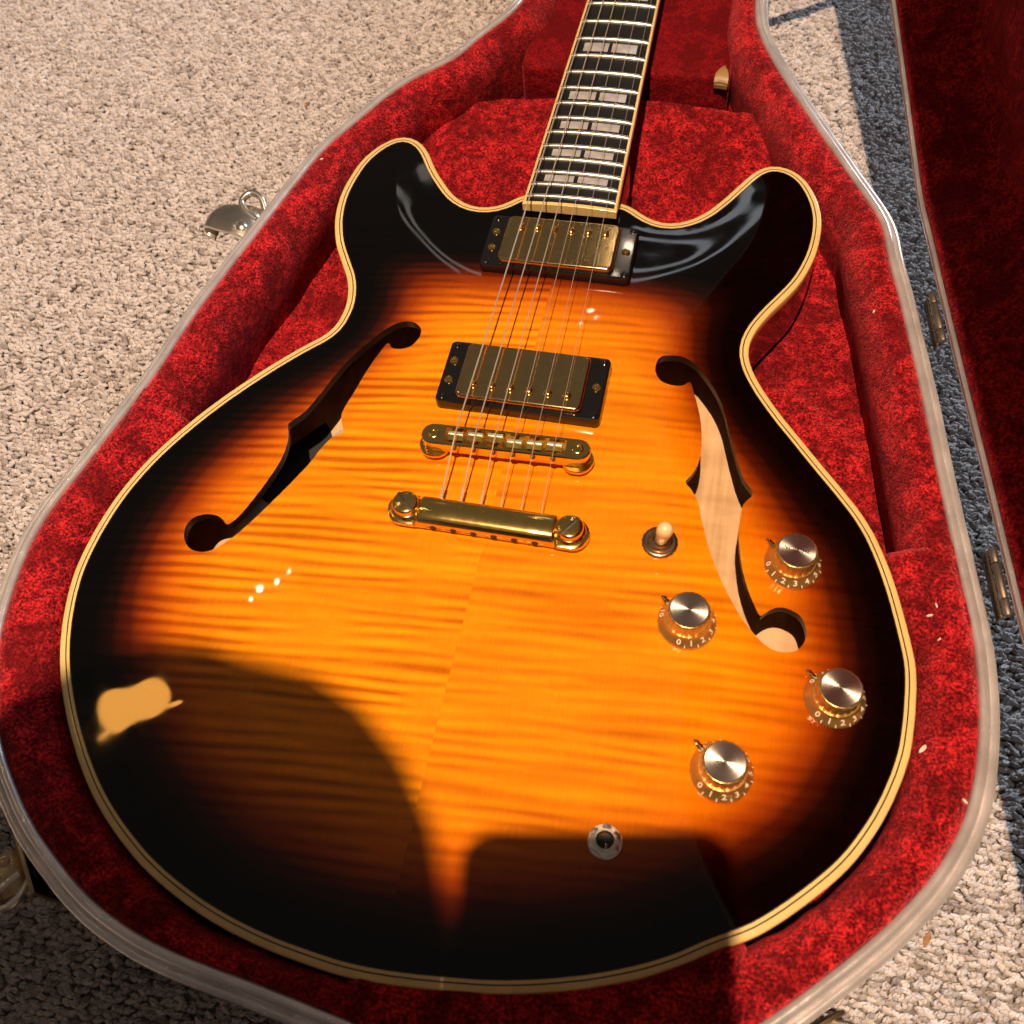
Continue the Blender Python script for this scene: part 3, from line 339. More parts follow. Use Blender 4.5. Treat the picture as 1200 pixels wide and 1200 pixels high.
M_EBONY = simple('ebony', (.008, .007, .007), .42, var=.3, nscale=150)
M_FRET = simple('fret_wire', (.97, .93, .84), .33, metal=1.0, var=.04)
M_PEARL = simple('pearl_inlay', (.40, .385, .40), .22, var=.22, nscale=130, coat=.6)
M_STRING = simple('string_steel', (.86, .77, .67), .40, metal=.7, var=.1)
M_AMBER = simple('gold_lacquer_knob', (.56, .35, .10), .30, metal=.8, coat=1.0, var=.12, nscale=90)
M_CAP = mat_brushed('brushed_cap', (.86, .78, .68))
M_WHITE = simple('cream_print', (.85, .74, .54), .5)
M_INK = simple('print_and_hole_shade', (.03, .028, .025), .5)
M_TIP = simple('cream_switch_tip', (.84, .66, .34), .3, coat=.4)
M_BRIGHT = simple('bright_saddle', (.98, .86, .60), .38, metal=.85)
M_NICKEL = simple('nickel', (.86, .82, .76), .32, metal=1.0)
M_BRONZE = simple('tarnished_brass', (.45, .34, .21), .28, metal=1.0, var=.25)
M_HINGE = simple('dull_hinge', (.26, .21, .17), .5, metal=.9, var=.2)
M_STEEL = simple('latch_steel', (.74, .68, .60), .30, metal=1.0, var=.15)
M_VELVET = mat_velvet('crushed_red_velvet', (.90, .030, .037), (.085, .0009, .003))
M_VELVET2 = mat_velvet('smooth_red_velvet', (.32, .006, .011), (.10, .001, .003), .8, .6)
M_VELVET3 = mat_velvet('lid_red_velvet', (.80, .030, .040), (.16, .002, .006), .8, .9)
M_RIM = simple('grey_rim_moulding', (.80, .75, .75), .24, metal=.65, var=.18, nscale=60, bump=.12, bscale=160, rvar=.10)
M_SHELL = simple('dark_case_shell', (.025, .024, .025), .5, bump=.3, bscale=500)
M_LEATHER = simple('tan_tab', (.34, .20, .07), .45, bump=.2, var=.15)
M_LABEL = simple('grey_label_paper', (.42, .39, .36), .8)
M_TUFT = mat_tuft()
M_PILE = simple('carpet_backing', (.26, .23, .21), .95, var=.35, nscale=220)
M_SKIN = simple('skin', (.55, .33, .24), .5, var=.05)
M_SHIRT = simple('dark_cotton', (.035, .04, .05), .9, var=.15, bump=.2)
M_JEANS = simple('blue_denim', (.05, .07, .12), .9, var=.2, bump=.2)
M_HAIR = simple('brown_hair', (.03, .02, .014), .6, var=.3)
M_LEAF = simple('dry_leaf', (.30, .15, .06), .8, var=.3, nscale=300)
M_LINT = simple('lint', (.75, .62, .5), .9)

# ------------------------------------------------------------------ the setting: floor and carpet pile
FLOOR = -85.0
g = (np.array([(-4000,-4000,FLOOR-2),(4000,-4000,FLOOR-2),(4000,4000,FLOOR-2),(-4000,4000,FLOOR-2)], float), [(0,1,2,3)])
floor = obj('floor', g, M_PILE, origin=(0,0,FLOOR-2), smooth=False); tag(floor, kind='structure')

BODY = np.array(BODY); RIM = np.array(RIM); FH_L = np.array(FH_L); FH_R = np.array(FH_R)

def carpet():
    s = 4.4
    xs = np.arange(-680, 345, s); ys = np.arange(-350, 640, 3.3)
    X, Y = np.meshgrid(xs, ys); X[1::2] += s/2
    P = np.c_[X.ravel(), Y.ravel()]+nrs.uniform(-1, 1, (X.size, 2))*[1.5, .7]
    core = inset(RIM, 14.0)[::3]
    P = P[~inside(P, core)]
    P = P[~((P[:,0] > 290) & (P[:,1] > -120))]
    z = FLOOR+vnoise(P, 60, 3, 2)*.7+nrs.uniform(-.7, .7, len(P))
    me = bpy.data.meshes.new('carpet_pile'); me.vertices.add(len(P))
    me.vertices.foreach_set('co', (np.c_[P, z-FLOOR]*MM).ravel()); me.update()
    o = bpy.data.objects.new('carpet_pile', me); COL.objects.link(o); place(o, None, (0,0,FLOOR))
    me.materials.append(M_TUFT)
    ng = bpy.data.node_groups.new('tufts', 'GeometryNodeTree')
    ng.interface.new_socket('Geometry', in_out='INPUT', socket_type='NodeSocketGeometry'); ng.interface.new_socket('Geometry', in_out='OUTPUT', socket_type='NodeSocketGeometry')
    nd = lambda t: ng.nodes.new(t); L = ng.links.new
    gi, go = nd('NodeGroupInput'), nd('NodeGroupOutput')
    ico = nd('GeometryNodeMeshIcoSphere'); ico.inputs['Radius'].default_value = 2.4*MM; ico.inputs['Subdivisions'].default_value = 3
    sp = nd('GeometryNodeSetPosition'); nz = nd('ShaderNodeTexNoise'); nz.inputs['Scale'].default_value = 620.0; nz.inputs['Detail'].default_value = 1.0
    sub = nd('ShaderNodeVectorMath'); sub.operation = 'SUBTRACT'; sub.inputs[1].default_value = (.5,.5,.5); L(nz.outputs['Color'], sub.inputs[0])
    scl = nd('ShaderNodeVectorMath'); scl.operation = 'SCALE'; scl.inputs['Scale'].default_value = 4.2*MM; L(sub.outputs[0], scl.inputs[0])
    L(ico.outputs['Mesh'], sp.inputs['Geometry']); L(scl.outputs[0], sp.inputs['Offset'])
    ss = nd('GeometryNodeSetShadeSmooth'); L(sp.outputs[0], ss.inputs['Geometry'])
    sm = nd('GeometryNodeSetMaterial'); sm.inputs['Material'].default_value = M_TUFT; L(ss.outputs[0], sm.inputs['Geometry'])
    iop = nd('GeometryNodeInstanceOnPoints'); L(gi.outputs[0], iop.inputs['Points']); L(sm.outputs[0], iop.inputs['Instance'])
    rr = nd('FunctionNodeRandomValue'); rr.data_type = 'FLOAT_VECTOR'; rr.inputs[0].default_value = (-.5,-.5,-.55); rr.inputs[1].default_value = (.5,.5,.75); L(rr.outputs[0], iop.inputs['Rotation'])
    rs = nd('FunctionNodeRandomValue'); rs.data_type = 'FLOAT_VECTOR'; rs.inputs[0].default_value = (.85,.55,.65); rs.inputs[1].default_value = (1.45,.85,1.15); rs.inputs['Seed'].default_value = 5; L(rs.outputs[0], iop.inputs['Scale'])
    st = nd('GeometryNodeStoreNamedAttribute'); st.data_type = 'FLOAT'; st.domain = 'INSTANCE'; st.inputs['Name'].default_value = 'tone'
    rt = nd('FunctionNodeRandomValue'); rt.data_type = 'FLOAT'; rt.inputs['Seed'].default_value = 9
    L(iop.outputs[0], st.inputs['Geometry']); L(rt.outputs[1], st.inputs['Value']); L(st.outputs[0], go.inputs[0])
    md = o.modifiers.new('tufts', 'NODES'); md.node_group = ng
    tag(o, 'beige looped carpet pile around the open case', 'carpet', kind='stuff')
carpet()

# ------------------------------------------------------------------ guitar case
case = empty('guitar_case', (0, 0, FLOOR), 'open hard guitar case with grey rim and crushed red velvet lining', 'guitar case')
RZ = 3.0
BD = dense(BODY, 4)
def rim_rings(P, mapf):
    prof = [(.3,-11),(.3,-4.6),(.8,-3.4),(1.8,-2.8),(3.0,-2.6),(3.8,-3.0),(4.3,-3.4),(4.8,-2.6),(5.4,-.6),(6.2,.3),(7.6,.6),(8.9,.3),(9.7,-.5),(10.0,-1.6),(10.0,-9)]
    return loft([mapf(inset(P, d), z) for d, z in prof])
flat = lambda P, z: np.c_[P, np.full(len(P), RZ+z)]
obj('rim', rim_rings(RIM, flat), M_RIM, case)
# shell below the rim
prof = [(1.5,-8),(1.2,-18),(1.6,-40),(2.5,-70),(6,-81),(14,-85.5)]
g = loft([flat(inset(RIM, d), z-2) for d, z in prof], cap1=True); obj('lower_shell', g, M_SHELL, case)
# padded wall lining: thickness follows the clearance to the guitar
RI = inset(RIM, 10.0)
clear = mindist(RI, BD)
k = np.ones(11)/11.0
thick = np.clip((clear-2.0)/.57, 12, 74); thick[(RI[:,1] > -15) & (RI[:,0] < 0)] = 37; thick[(RI[:,1] > -70) & (RI[:,0] > 0)] = 34; thick[RI[:,1] > 300] = 31
thick = np.convolve(np.r_[thick[-5:], thick, thick[:5]], k, 'valid')
RIs = RI
FZ = -48.5
pr = [(-.02,-3.5),(.02,-.6),(.10,.7),(.20,.9),(.30,.0),(.39,-2.0),(.47,-5.2),(.53,-9.5),(.565,-15),(.57,-21),(.545,-30),(.49,-42),(.43,-56)]
rings = []
for f, z in pr:
    P = inset(RIs, thick*f)
    # padding is uneven: soft lumps and a few stitched dents
    q = vnoise(P, 75, 5, 3)*1.5*(1 if .05 < f else .2)
    rings.append(np.c_[inset(RIs, thick*f+q*(f > .3)), RZ+z+q*.8*(f > .05)])
obj('wall_lining', loft(rings), M_VELVET, case)
# floor lining with gentle wrinkles, ends in a soft curved edge before the accessory box
def floor_sheet(P, z, mat, name, step=5.0, bump=1.2, seed=3, edge_drop=None):
    xs = np.arange(P[:,0].min(), P[:,0].max(), step); ys = np.arange(P[:,1].min(), P[:,1].max(), step)
    X, Y = np.meshgrid(xs, ys); Q = np.c_[X.ravel(), Y.ravel()]
    Q = Q[inside(Q, P)]; Q = Q[mindist(Q, dense(P, 3)) > step*.6]
    A = np.vstack([P, Q]); n = len(P)
    r = delaunay_2d_cdt([Vector(v) for v in A], [(i, (i+1) % n) for i in range(n)], [], 0, 1e-5)
    V = np.array([tuple(v) for v in r[0]]); T = np.array([t for t in r[2] if len(t) == 3])
    keep = inside(V[T].mean(1), P); T = T[keep]
    zz = z+vnoise(V, 90, seed, 3)*bump
    if edge_drop is not None: zz = zz+edge_drop(V)
    return obj(name, (np.c_[V, zz], [tuple(t) for t in T]), mat, case)
core = inset(RI, thick*.44)[::2]
low = core[core[:,1] < 318]
# close the lower region with a curved back edge at y about 330
i0 = np.argmax(np.hypot(*(np.roll(core, -1, 0)-core).T)) if False else None
def clip_y(P, ymax, sag):
    keep = P[:,1] < ymax; n = len(P)
    s = [i for i in range(n) if keep[i] and not keep[i-1]][0]
    seq = [P[(s+i) % n] for i in range(n) if keep[(s+i) % n]]
    a, b = seq[-1], seq[0]
    arc = [a+(b-a)*t+np.array([0, sag*4*t*(1-t)]) for t in np.linspace(0, 1, 26)[1:-1]]
    return np.array(seq+arc)
low = clip_y(core, 318, 13)
WRK = [((-75,352),(-98,344),3.0,4),((-98,344),(-140,275),2.6,5),((-143,246),(-105,262),-2.4,4),((-105,262),(-58,268),-1.8,4),((92,326),(112,262),3.2,4),((8,276),(48,262),-2.0,5),((18,215),(66,222),-1.8,5),((-118,214),(-86,203),2.0,5),((100,300),(60,318),2.0,6),((150,120),(160,40),1.6,6)]
def drop(V):
    t = np.clip((V[:,1]-175)/150, 0, 1); z = 24*t*t*(3-2*t)
    z = z-7*(np.clip((V[:,1]-325)/9, 0, 1))**2
    for a, b, h, w_ in WRK:
        a, b = np.array(a, float), np.array(b, float); d = b-a
        s = np.clip(((V-a)@d)/(d@d), 0, 1); q = V-(a+s[:,None]*d); e = np.hypot(q[:,0], q[:,1])
        z = z+h*np.exp(-(e/w_)**2)*np.sin(np.pi*np.clip(s, .08, .92))
    return z
floor_sheet(low, FZ, M_VELVET, 'floor_lining', 3.5, 1.6, 3, drop)
low2 = np.array([(-95, 312), (95, 312), (88, 860), (-78, 860)], float)
floor_sheet(dense(low2, 8), FZ-6, M_VELVET2, 'neck_well_lining', 14.0, .5, 8)
# accessory box that carries the neck
bx0, bx1, by0, by1, bt = -67.0, 81.0, 338.0, 500.0, -14.0
rings = []
for f, z in [(0, FZ-4), (0, bt-4.5), (.6, bt-2.0), (2.0, bt-.5), (4.5, bt), (16, bt-.3)]:
    P = rrect(bx1-bx0, by1-by0, 5, f, 5)+[(bx0+bx1)/2, (by0+by1)/2]
    P = dense(P, 3); q = vnoise(P, 40, 9, 3)
    rings.append(np.c_[P[:,0]+q*.8, P[:,1]+q*.9, np.full(len(P), z)+q*.5])
obox = obj('accessory_box', loft(rings, cap1=True), M_VELVET2, case)
obj('pull_tab', loft([np.array([(77-w_, y_, z_-1.6), (77+w_*.6, y_-1, z_-1.6), (77+w_*.6, y_-1, z_), (77-w_*.3, y_, z_+.6), (77-w_, y_, z_)]) for y_, z_, w_ in ((350, bt+1.0, 1.0), (346, bt+1.8, 3.5), (341, bt+1.6, 5.5), (337.2, bt+.2, 6.0), (335.6, bt-2, 6.0), (335.9, bt-5, 5.5))], cap0=True, cap1=True), M_LEATHER, obox)

# padded blocks that hold the body: strips from rim to body edge
def block(name, a, b, zt, over=0.0, rnd_end=9.0, seed=1, rise=0.0, sink=.85):
    pts = dense(RI, 2)
    sel = [q for q in pts if a(q) and True]
    sel = np.array(sel)
    # order along the rim
    order = [i for i in range(len(pts)) if a(pts[i])]
    # handle wrap
    br = [i for i in range(1, len(order)) if order[i]-order[i-1] > 3]
    if br: order = order[br[0]:]+order[:br[0]]
    S = pts[order]
    L = np.r_[0, np.cumsum(np.hypot(*np.diff(S, axis=0).T))]; n = 26
    t = np.linspace(0, L[-1], n); S = np.c_[np.interp(t, L, S[:,0]), np.interp(t, L, S[:,1])]
    rows = []
    for i, q in enumerate(S):
        j = np.argmin(np.hypot(*(BD-q).T)); e = BD[j]; dv = e-q; dl = np.hypot(*dv)+1e-6; dv = dv/dl; w = dl+over
        ed = min(t[i], L[-1]-t[i]); c = min(ed/rnd_end, 1.0); hz = math.sqrt(max(1-(1-c)**2, 0))
        row = []
        for f in np.linspace(0, 1, 14):
            ff = f; zz = zt+1.5-3.2*max(f-.15, 0)**1.5+rise*f
            fe = min((1-f)*w/5.0, 1.0); zz -= 6*(1-math.sqrt(max(1-(1-fe)**2, 0)))
            x = q+dv*(w*f); zz = zz-(zt+2-FZ)*(1-hz)*sink
            row.append((x[0], x[1], zz))
        row.append((row[-1][0], row[-1][1], FZ))
        rows.append(np.array(row))
    V = np.vstack(rows); V[:,2] += vnoise(V[:,:2], 30, seed, 3)*1.0
    return obj(name, loft(list(V.reshape(n, 15, 3)), closed=False), M_VELVET, case)
block('side_block', lambda q: q[0] > 0 and -76 < q[1] < -8, None, 1.0, 0.0, 13, 4)
block('side_block', lambda q: q[0] < 0 and -54 < q[1] < 14, None, .5, -1.0, 8, 5)
block('end_block', lambda q: q[1] < -200 and -15 < q[0] < 155, None, 2.0, 2.2, 7, 6, 0.0, .16)

# hinge line, lid
HA = np.array([210.0, 137.6]); HB = np.array([240.0, -39.5]); HZ = RZ-1.0
hu = HA-HB; hu = np.append(hu/np.hypot(*hu), 0.0)
TH = math.radians(81.3)
HM = rotm(tuple(hu), TH)      # opens outwards to +x
def lidmap(P, h, shift=0.0):
    V = np.c_[P, np.full(len(P), HZ+1.0+h)] if np.isscalar(h) else np.c_[P, HZ+1.0+np.asarray(h)]
    c = np.array([HB[0], HB[1], HZ]); return (V-c)@HM.T+c
LIDP = RIM
lid = obj('lid', loft([lidmap(inset(LIDP, d), h) for d, h in [(1.5,7),(1.2,16),(1.6,34),(5,44),(14,50),(40,52)]], cap1=True), M_SHELL, case)
obj('lid_rim', loft([lidmap(inset(LIDP, d), -z) for d, z in [(0.0,-9),(0.0,-2.2),(.5,-.9),(1.6,-.2),(3.0,0),(4.0,-.5),(4.6,-1.8),(5.4,-1.8),(6.0,-.4),(6.8,0),(7.6,-.3),(8.0,-1.5),(8.0,-9)]]), M_RIM, lid)
rings = []
for d, h in [(7.6,3.5),(9,2.0),(12,2.5),(15,6),(18,14),(20,26),(21.5,36),(26,41),(40,43)]:
    P = inset(LIDP, d); q = vnoise(P, 70, 12, 3)
    rings.append(lidmap(inset(LIDP, d+q*1.8*(d > 14)), h+q*2.2*(d > 14)))
lc = np.array([0.0, 60.0]); L40 = inset(LIDP, 40)
for f in (.94, .88, .82, .76, .7, .6, .5, .4, .3, .2, .1, .02):
    P = lc+(L40-lc)*f; q = vnoise(P, 60, 14, 3)
    rings.append(lidmap(P, 43.5+q*2.4*(1-.5*(f < .3))))
obj('lid_lining', loft(rings, cap1=True), M_VELVET3, lid)
# hinges
for yy in (121.0, -38.0):
    t = (yy-HB[1])/hu[1]; c = np.array([HB[0], HB[1], 0])+hu*t; c[2] = HZ+1.2
    for j, (s0, s1) in enumerate(((-17.5,-9.5),(-9,9),(9.5,17.5))):
        pa, pb = c+hu*s0, c+hu*s1
        if j == 0: h = obj('hinge', tube([pa, pa+hu*.5, pb-hu*.5, pb], [1.6, 1.9, 1.9, 1.6], 14), M_HINGE, case, origin=c)
        else: obj('knuckle', tube([pa, pa+hu*.5, pb-hu*.5, pb], [1.6, 1.9, 1.9, 1.6], 14), M_HINGE, h)
    obj('hinge_plate', move(rbox(34, 1.0, 7, .4, rz=math.atan2(hu[1], hu[0])), c+np.array([-1.6, 0, -9.5])), M_BRONZE, h)
# lid stay: a webbing strap between rim and lid, above the top of the picture
sa = np.array([98.0, 470.0, RZ]); sb = lidmap(np.array([[97.0, 470.0]]), 4.0)[0]
def strap(a, b):
    pts = [a+(b-a)*t+np.array([0, 0, -6*4*t*(1-t)]) for t in np.linspace(0, 1, 9)]
    r = [np.array([p+[0,-6,0], p+[0,6,0], p+[0,6,1.4], p+[0,-6,1.4]]) for p in pts]
    return loft(r, cap0=True, cap1=True)
obj('lid_strap', strap(sa, sb), M_SHELL, case)

# latches on the outer wall
def soft(path, k=6):
    P = np.asarray(path, float); out = []
    for i in range(len(P)-1):
        a, b, c, d = P[max(i-1, 0)], P[i], P[i+1], P[min(i+2, len(P)-1)]
        for t in np.linspace(0, 1, k, endpoint=False): out.append(.5*(2*b+(c-a)*t+(2*a-5*b+4*c-d)*t*t+(3*b-a-3*c+d)*t**3))
    return np.array(out+[P[-1]])
def latch(q, ang, mat, flip=1, s=1.0):
    """q: point on the rim's outer edge, ang: outward direction"""
    R = rotm((0,0,1), ang)
    def T(gm): return move(rotate((np.asarray(gm[0])*s, gm[1]), R), q)
    plate = T(rotate(move(rbox(2.0, 26, 26, .7), (1.4, 0, -30)), np.eye(3)))
    o = obj('latch', plate, mat, case, origin=q)
    # hasp: a curved strap reaching out, ending in a rolled lip
    path = []
    prof = [tuple(v) for v in soft([(2,-11),(6,-7.5),(11,-6),(17,-6.5),(22,-7.0),(26,-7.5),(29.5,-10),(29,-14),(25,-15)], 4)]
    rows = [np.array([(x, yy*(1-.35*(x/30)**3), z+1.6*(1-(yy/9.0)**2)) for yy in np.linspace(-9, 9, 9)]) for x, z in prof]
    top = loft(rows, closed=False); bot = (top[0]-[0,0,1.3], top[1])
    rim_rows = [np.vstack([r, r[::-1]-[0,0,1.3]]) for r in rows]
    obj('hasp', T(loft(rim_rows, cap0=True, cap1=True)), mat, o)
    obj('rivet', T(lathe([(2.6,0),(2.6,.8),(1.8,1.7),(.4,2.0)], (9, -4.5*flip, -6.3), 14)), mat, o)
    ear = [(2.0, 5*flip), (12, 9*flip)]
    obj('bail', T(tube(soft([(1, 4*flip, -9), (7, 12*flip, -4), (13, 13*flip, -3.0), (15, 8*flip, -4), (11, 4*flip, -5.5), (5, 2*flip, -7)]), 1.6, 10)), M_STEEL, o)
    return o
latch((-196.5, 152, RZ-3), math.radians(172), M_STEEL, -1, 1.45)
latch((-166.0, -243, RZ-6), math.radians(222), M_BRONZE, 1, 1.15)
latch((170, -237, RZ-8), math.radians(-52), M_BRONZE, 1)

# ------------------------------------------------------------------ guitar
gtr = empty('guitar', (0, 0, -47), 'semi-hollow electric guitar with sunburst flame maple top lying in the case', 'guitar')
D4 = dense(BODY, 5)
seg = np.hypot(*(np.roll(D4, -1, 0)-D4).T)
def dsoft(Q):
    out = []
    for i in range(0, len(Q), 1500):
        d2 = (Q[i:i+1500,0][:,None]-D4[:,0])**2+(Q[i:i+1500,1][:,None]-D4[:,1])**2+.05
        I = (seg/(d2*d2)).sum(1); out.append((2*I/math.pi)**(-1/3.))
    return np.concatenate(out)
H_ARCH = 7.5
def arch(Q):
    Q = np.atleast_2d(np.asarray(Q, float)[..., :2]); d = dsoft(Q); t = np.clip(d/105.0, 0, 1)
    return H_ARCH*t*t*(3-2*t)
def az(x, y): return float(arch([(x, y)])[0])
TOPIN = inset(BODY, 5.4)
def top_plate():
    loops = [TOPIN, FH_L, FH_R]; step = 4.0
    xs = np.arange(-204, 206, step); ys = np.arange(-260, 240, step)
    X, Y = np.meshgrid(xs, ys); X[1::2] += step/2; Q = np.c_[X.ravel(), Y.ravel()]
    Q = Q[inside(Q, TOPIN) & ~inside(Q, FH_L) & ~inside(Q, FH_R)]
    for P in loops: Q = Q[mindist(Q, dense(P, 2)) > 1.9]
    A, E, n = [], [], 0
    for P in loops:
        A.append(P); E += [(n+i, n+(i+1) % len(P)) for i in range(len(P))]; n += len(P)
    A.append(Q); A = np.vstack(A)
    r = delaunay_2d_cdt([Vector(v) for v in A], E, [], 0, 1e-6)
    V = np.array([tuple(v) for v in r[0]]); T = np.array([t for t in r[2] if len(t) == 3]); c = V[T].mean(1)
    T = T[inside(c, TOPIN) & ~inside(c, FH_L) & ~inside(c, FH_R)]
    z = arch(V)
    o = obj('top_plate', (np.c_[V, z], [tuple(t) for t in T]), M_TOP, gtr, origin=(0,0,0), auto=None)
    d = dsoft(V)
    dt = 152-V[:,1]-.0006*V[:,0]**2
    e = -12*np.log(np.exp(-d/12)+np.exp(-dt/12))
    sg_ = lambda q: 1/(1+np.exp(-q))
    e = e-3*sg_((-V[:,0]-60)/25)*sg_((-V[:,1]-80)/25)
    a = o.data.attributes.new('burst', 'FLOAT', 'POINT')
    co = np.empty(len(o.data.vertices)*3); o.data.vertices.foreach_get('co', co); co = co.reshape(-1, 3)
    assert len(co) == len(V)
    a.data.foreach_set('value', np.clip(e/72.0, 0, 1))
    return o
top = top_plate()
for P in (FH_L, FH_R):
    z = arch(P); Pi = inset(P, -.25)
    r = [np.c_[P, z], np.c_[P, z-.35], np.c_[Pi, z-5.2], np.c_[inset(P, -4), z-5.4]]
    obj('sound_hole_edge', loft(r), M_HOLE, top)
def ringz(d, dz): P = inset(BODY, d); return np.c_[P, arch(P)+dz]
bind = obj('binding', loft([np.c_[inset(BODY, .1), np.full(len(BODY), -6.2)], np.c_[BODY, np.full(len(BODY), -5.8)], np.c_[BODY, np.full(len(BODY), -1.0)], np.c_[inset(BODY, .25), np.full(len(BODY), -.35)], ringz(.8, .02), ringz(3.0, .05), ringz(3.05,-.3)]), M_BIND, gtr)
obj('purfling', join(loft([ringz(3.0,-.2), ringz(3.05,.03), ringz(3.6,.03), ringz(3.65,-.2)]), loft([ringz(5.0,-.2), ringz(5.0,.03), ringz(5.5,.03), ringz(5.55,-.2)])), M_PURF, bind)
obj('inner_binding_line', loft([ringz(3.6,-.2), ringz(3.62,.05), ringz(5.0,.05), ringz(5.02,-.2)]), M_BIND, bind)
ctr = np.array([0.0, -20.0])
def scaled(P, f): return ctr+(P-ctr)*f
sd = obj('side', loft([np.c_[inset(BODY, .15), np.full(len(BODY), -6.0)], np.c_[inset(BODY, .1), np.full(len(BODY), -36.0)]]), M_BLACK, gtr)
obj('back', loft([np.c_[inset(BODY, .0), np.full(len(BODY), -36.0)], np.c_[inset(BODY, .6), np.full(len(BODY), -41.0)], np.c_[inset(BODY, 10), np.full(len(BODY), -43.0)], np.c_[scaled(BODY, .6), np.full(len(BODY), -46.0)], np.c_[scaled(BODY, .1), np.full(len(BODY), -46.8)]], cap1=True), M_BLACK, gtr)
obj('inner_back', loft([np.c_[inset(BODY, 2), np.full(len(BODY), -37.0)], np.c_[scaled(BODY, .6), np.full(len(BODY), -38.5)], np.c_[scaled(BODY, .1), np.full(len(BODY), -39.0)]], cap1=True), M_INNER, gtr)
obj('center_block', rbox(104, 330, 39.5, 1, (4, -60, -38.4)), M_INNER, gtr)
# paper label seen through the bass side hole
lab = obj('label', slab(62, 86, 2, [(0,0),(0,.3)], (-128, -2, -38.2), .0, 3), M_LABEL, gtr, smooth=False)
obj('label_oval', lathe([(22,0),(22,.25)], (0,0,0), 36) if False else move((lathe([(1,0),(1,.25)], (0,0,0), 36)[0]*[22, 32, 1], lathe([(1,0),(1,.25)], (0,0,0), 36)[1]), (-132, -2, -37.88)), M_INK, lab, smooth=False)

# --- neck and fretboard
S_ = 628.0
fy = lambda n: S_/2**(n/12.0)
fw = lambda y: 43+(57.0-43)*(S_-y)/(S_-fy(22))
FBZ = 13.5; FBE = 169.0; RAD = 305.0
def fbz(x, extra=0.0): return FBZ+extra-(RAD-math.sqrt(RAD*RAD-x*x))
def strip(y, xa, xb, e, n): return np.array([(x, y, fbz(x, e)) for x in np.linspace(xa, xb, n)])
rows = []
for y in (FBE+2.2, fy(15), fy(12), fy(5), S_):
    hw = fw(y)/2-1.7
    rows.append(np.vstack([strip(y, -hw, hw, 0, 13), [(hw, y, FBZ-6.5), (-hw, y, FBZ-6.5)]]))
fb = obj('fretboard', loft(rows, cap0=True, cap1=True), M_EBONY, gtr, auto=30)
g = []
for s in (-1, 1):
    rws = []
    for y in (FBE+2.2, S_):
        o_ = s*fw(y)/2; i_ = s*(fw(y)/2-1.7)
        rws.append(np.array([(i_, y, fbz(i_, .02)), (o_-s*.3, y, fbz(o_, .02)), (o_, y, fbz(o_,-.4)), (o_, y, FBZ-6.5), (i_, y, FBZ-6.5)]))
    g.append(loft(rws, cap0=True, cap1=True))
hw = fw(FBE)/2
e0 = np.vstack([strip(FBE, -hw, hw, -.3, 11), [(hw, FBE, FBZ-6.5), (-hw, FBE, FBZ-6.5)]])
e1 = np.vstack([strip(FBE+.4, -hw, hw, .02, 11), [(hw, FBE+.4, FBZ-6.5), (-hw, FBE+.4, FBZ-6.5)]])
e2 = np.vstack([strip(FBE+2.2, -hw, hw, .02, 11), [(hw, FBE+2.2, FBZ-6.5), (-hw, FBE+2.2, FBZ-6.5)]])
obj('fretboard_binding', join(g[0], g[1], loft([e0, e1, e2], cap0=True, cap1=True)), M_BIND, fb)
for n in range(1, 23):
    y = fy(n); hw = fw(y)/2-1.3
    rws = []
    for x in np.linspace(-hw, hw, 15):
        z = fbz(x); c = 0.0 if abs(x) < hw-.1 else .5
        rws.append(np.array([(x, y+1.45, z-.2), (x, y+1.35, z+.45-c*.3), (x, y+.8, z+.95-c), (x, y, z+1.12-c), (x, y-.8, z+.95-c), (x, y-1.35, z+.45-c*.3), (x, y-1.45, z-.2)]))
    obj('fret', loft(rws, closed=True, cap0=True, cap1=True), M_FRET, fb, origin=(0, y, FBZ), auto=60)
for n in (3, 5, 7, 9, 12, 15, 17, 19, 21):
    ya, yb = fy(n), fy(n-1); yc = (ya+yb)/2; h = (yb-ya)*.50/2; k = fw(yc)/57.0
    for s in (-1, 1):
        a, b = (-19.6*k, -1.3*k) if s < 0 else (1.3*k, 19.6*k)
        rws = [strip(yc-h, a, b, .05, 6), strip(yc+h, a, b, .05, 6)]
        lo = [r-[0,0,.3] for r in rws]
        ring = lambda t, l: np.vstack([t, l[::-1]])
        obj('inlay', loft([ring(rws[0], lo[0]), ring(rws[1], lo[1])], cap0=True, cap1=True), M_PEARL, fb, origin=((a+b)/2, yc, FBZ), smooth=False)
rows = []
for y, dep in ((172, 17), (190, 17), (205, 16.5), (225, 15), (260, 14), (400, 13.5), (600, 13), (628, 14)):
    hw = fw(y)/2-.2; zt = FBZ-6.5
    rows.append(np.array([(hw*math.cos(a)*(1 if abs(math.sin(a)) < .01 else 1.0), y, zt-dep*abs(math.sin(a))**.8) for a in np.linspace(0, math.pi, 17)]))
neck = obj('neck', loft(rows, cap0=True, cap1=True), M_BLACK, gtr, auto=60)
obj('neck_heel', move(rbox(58, 56, 40, 3), (0, 199, -38)), M_BLACK, neck)
obj('neck_tongue', move(rbox(55, 20, 9, 1.2), (0, 180, -2)), M_BLACK, neck)
obj('nut', rbox(43, 5, 6.5, .8, (0, S_+2.5, FBZ-5)), M_BIND, gtr)
hs = np.array([(-21.5,0),(21.5,0),(30,20),(37,60),(35,110),(40,165),(22,182),(8,172),(0,180),(-8,172),(-22,182),(-40,165),(-35,110),(-37,60),(-30,20)], float)
A = math.radians(-13)
hm = lambda z: np.array([(x, S_+5+y*math.cos(A)-z*math.sin(A), FBZ-6+y*math.sin(A)+z*math.cos(A)) for x, y in hs])
hd = obj('headstock', loft([hm(-14), hm(0)], cap0=True, cap1=True), M_BLACK, gtr, smooth=False)
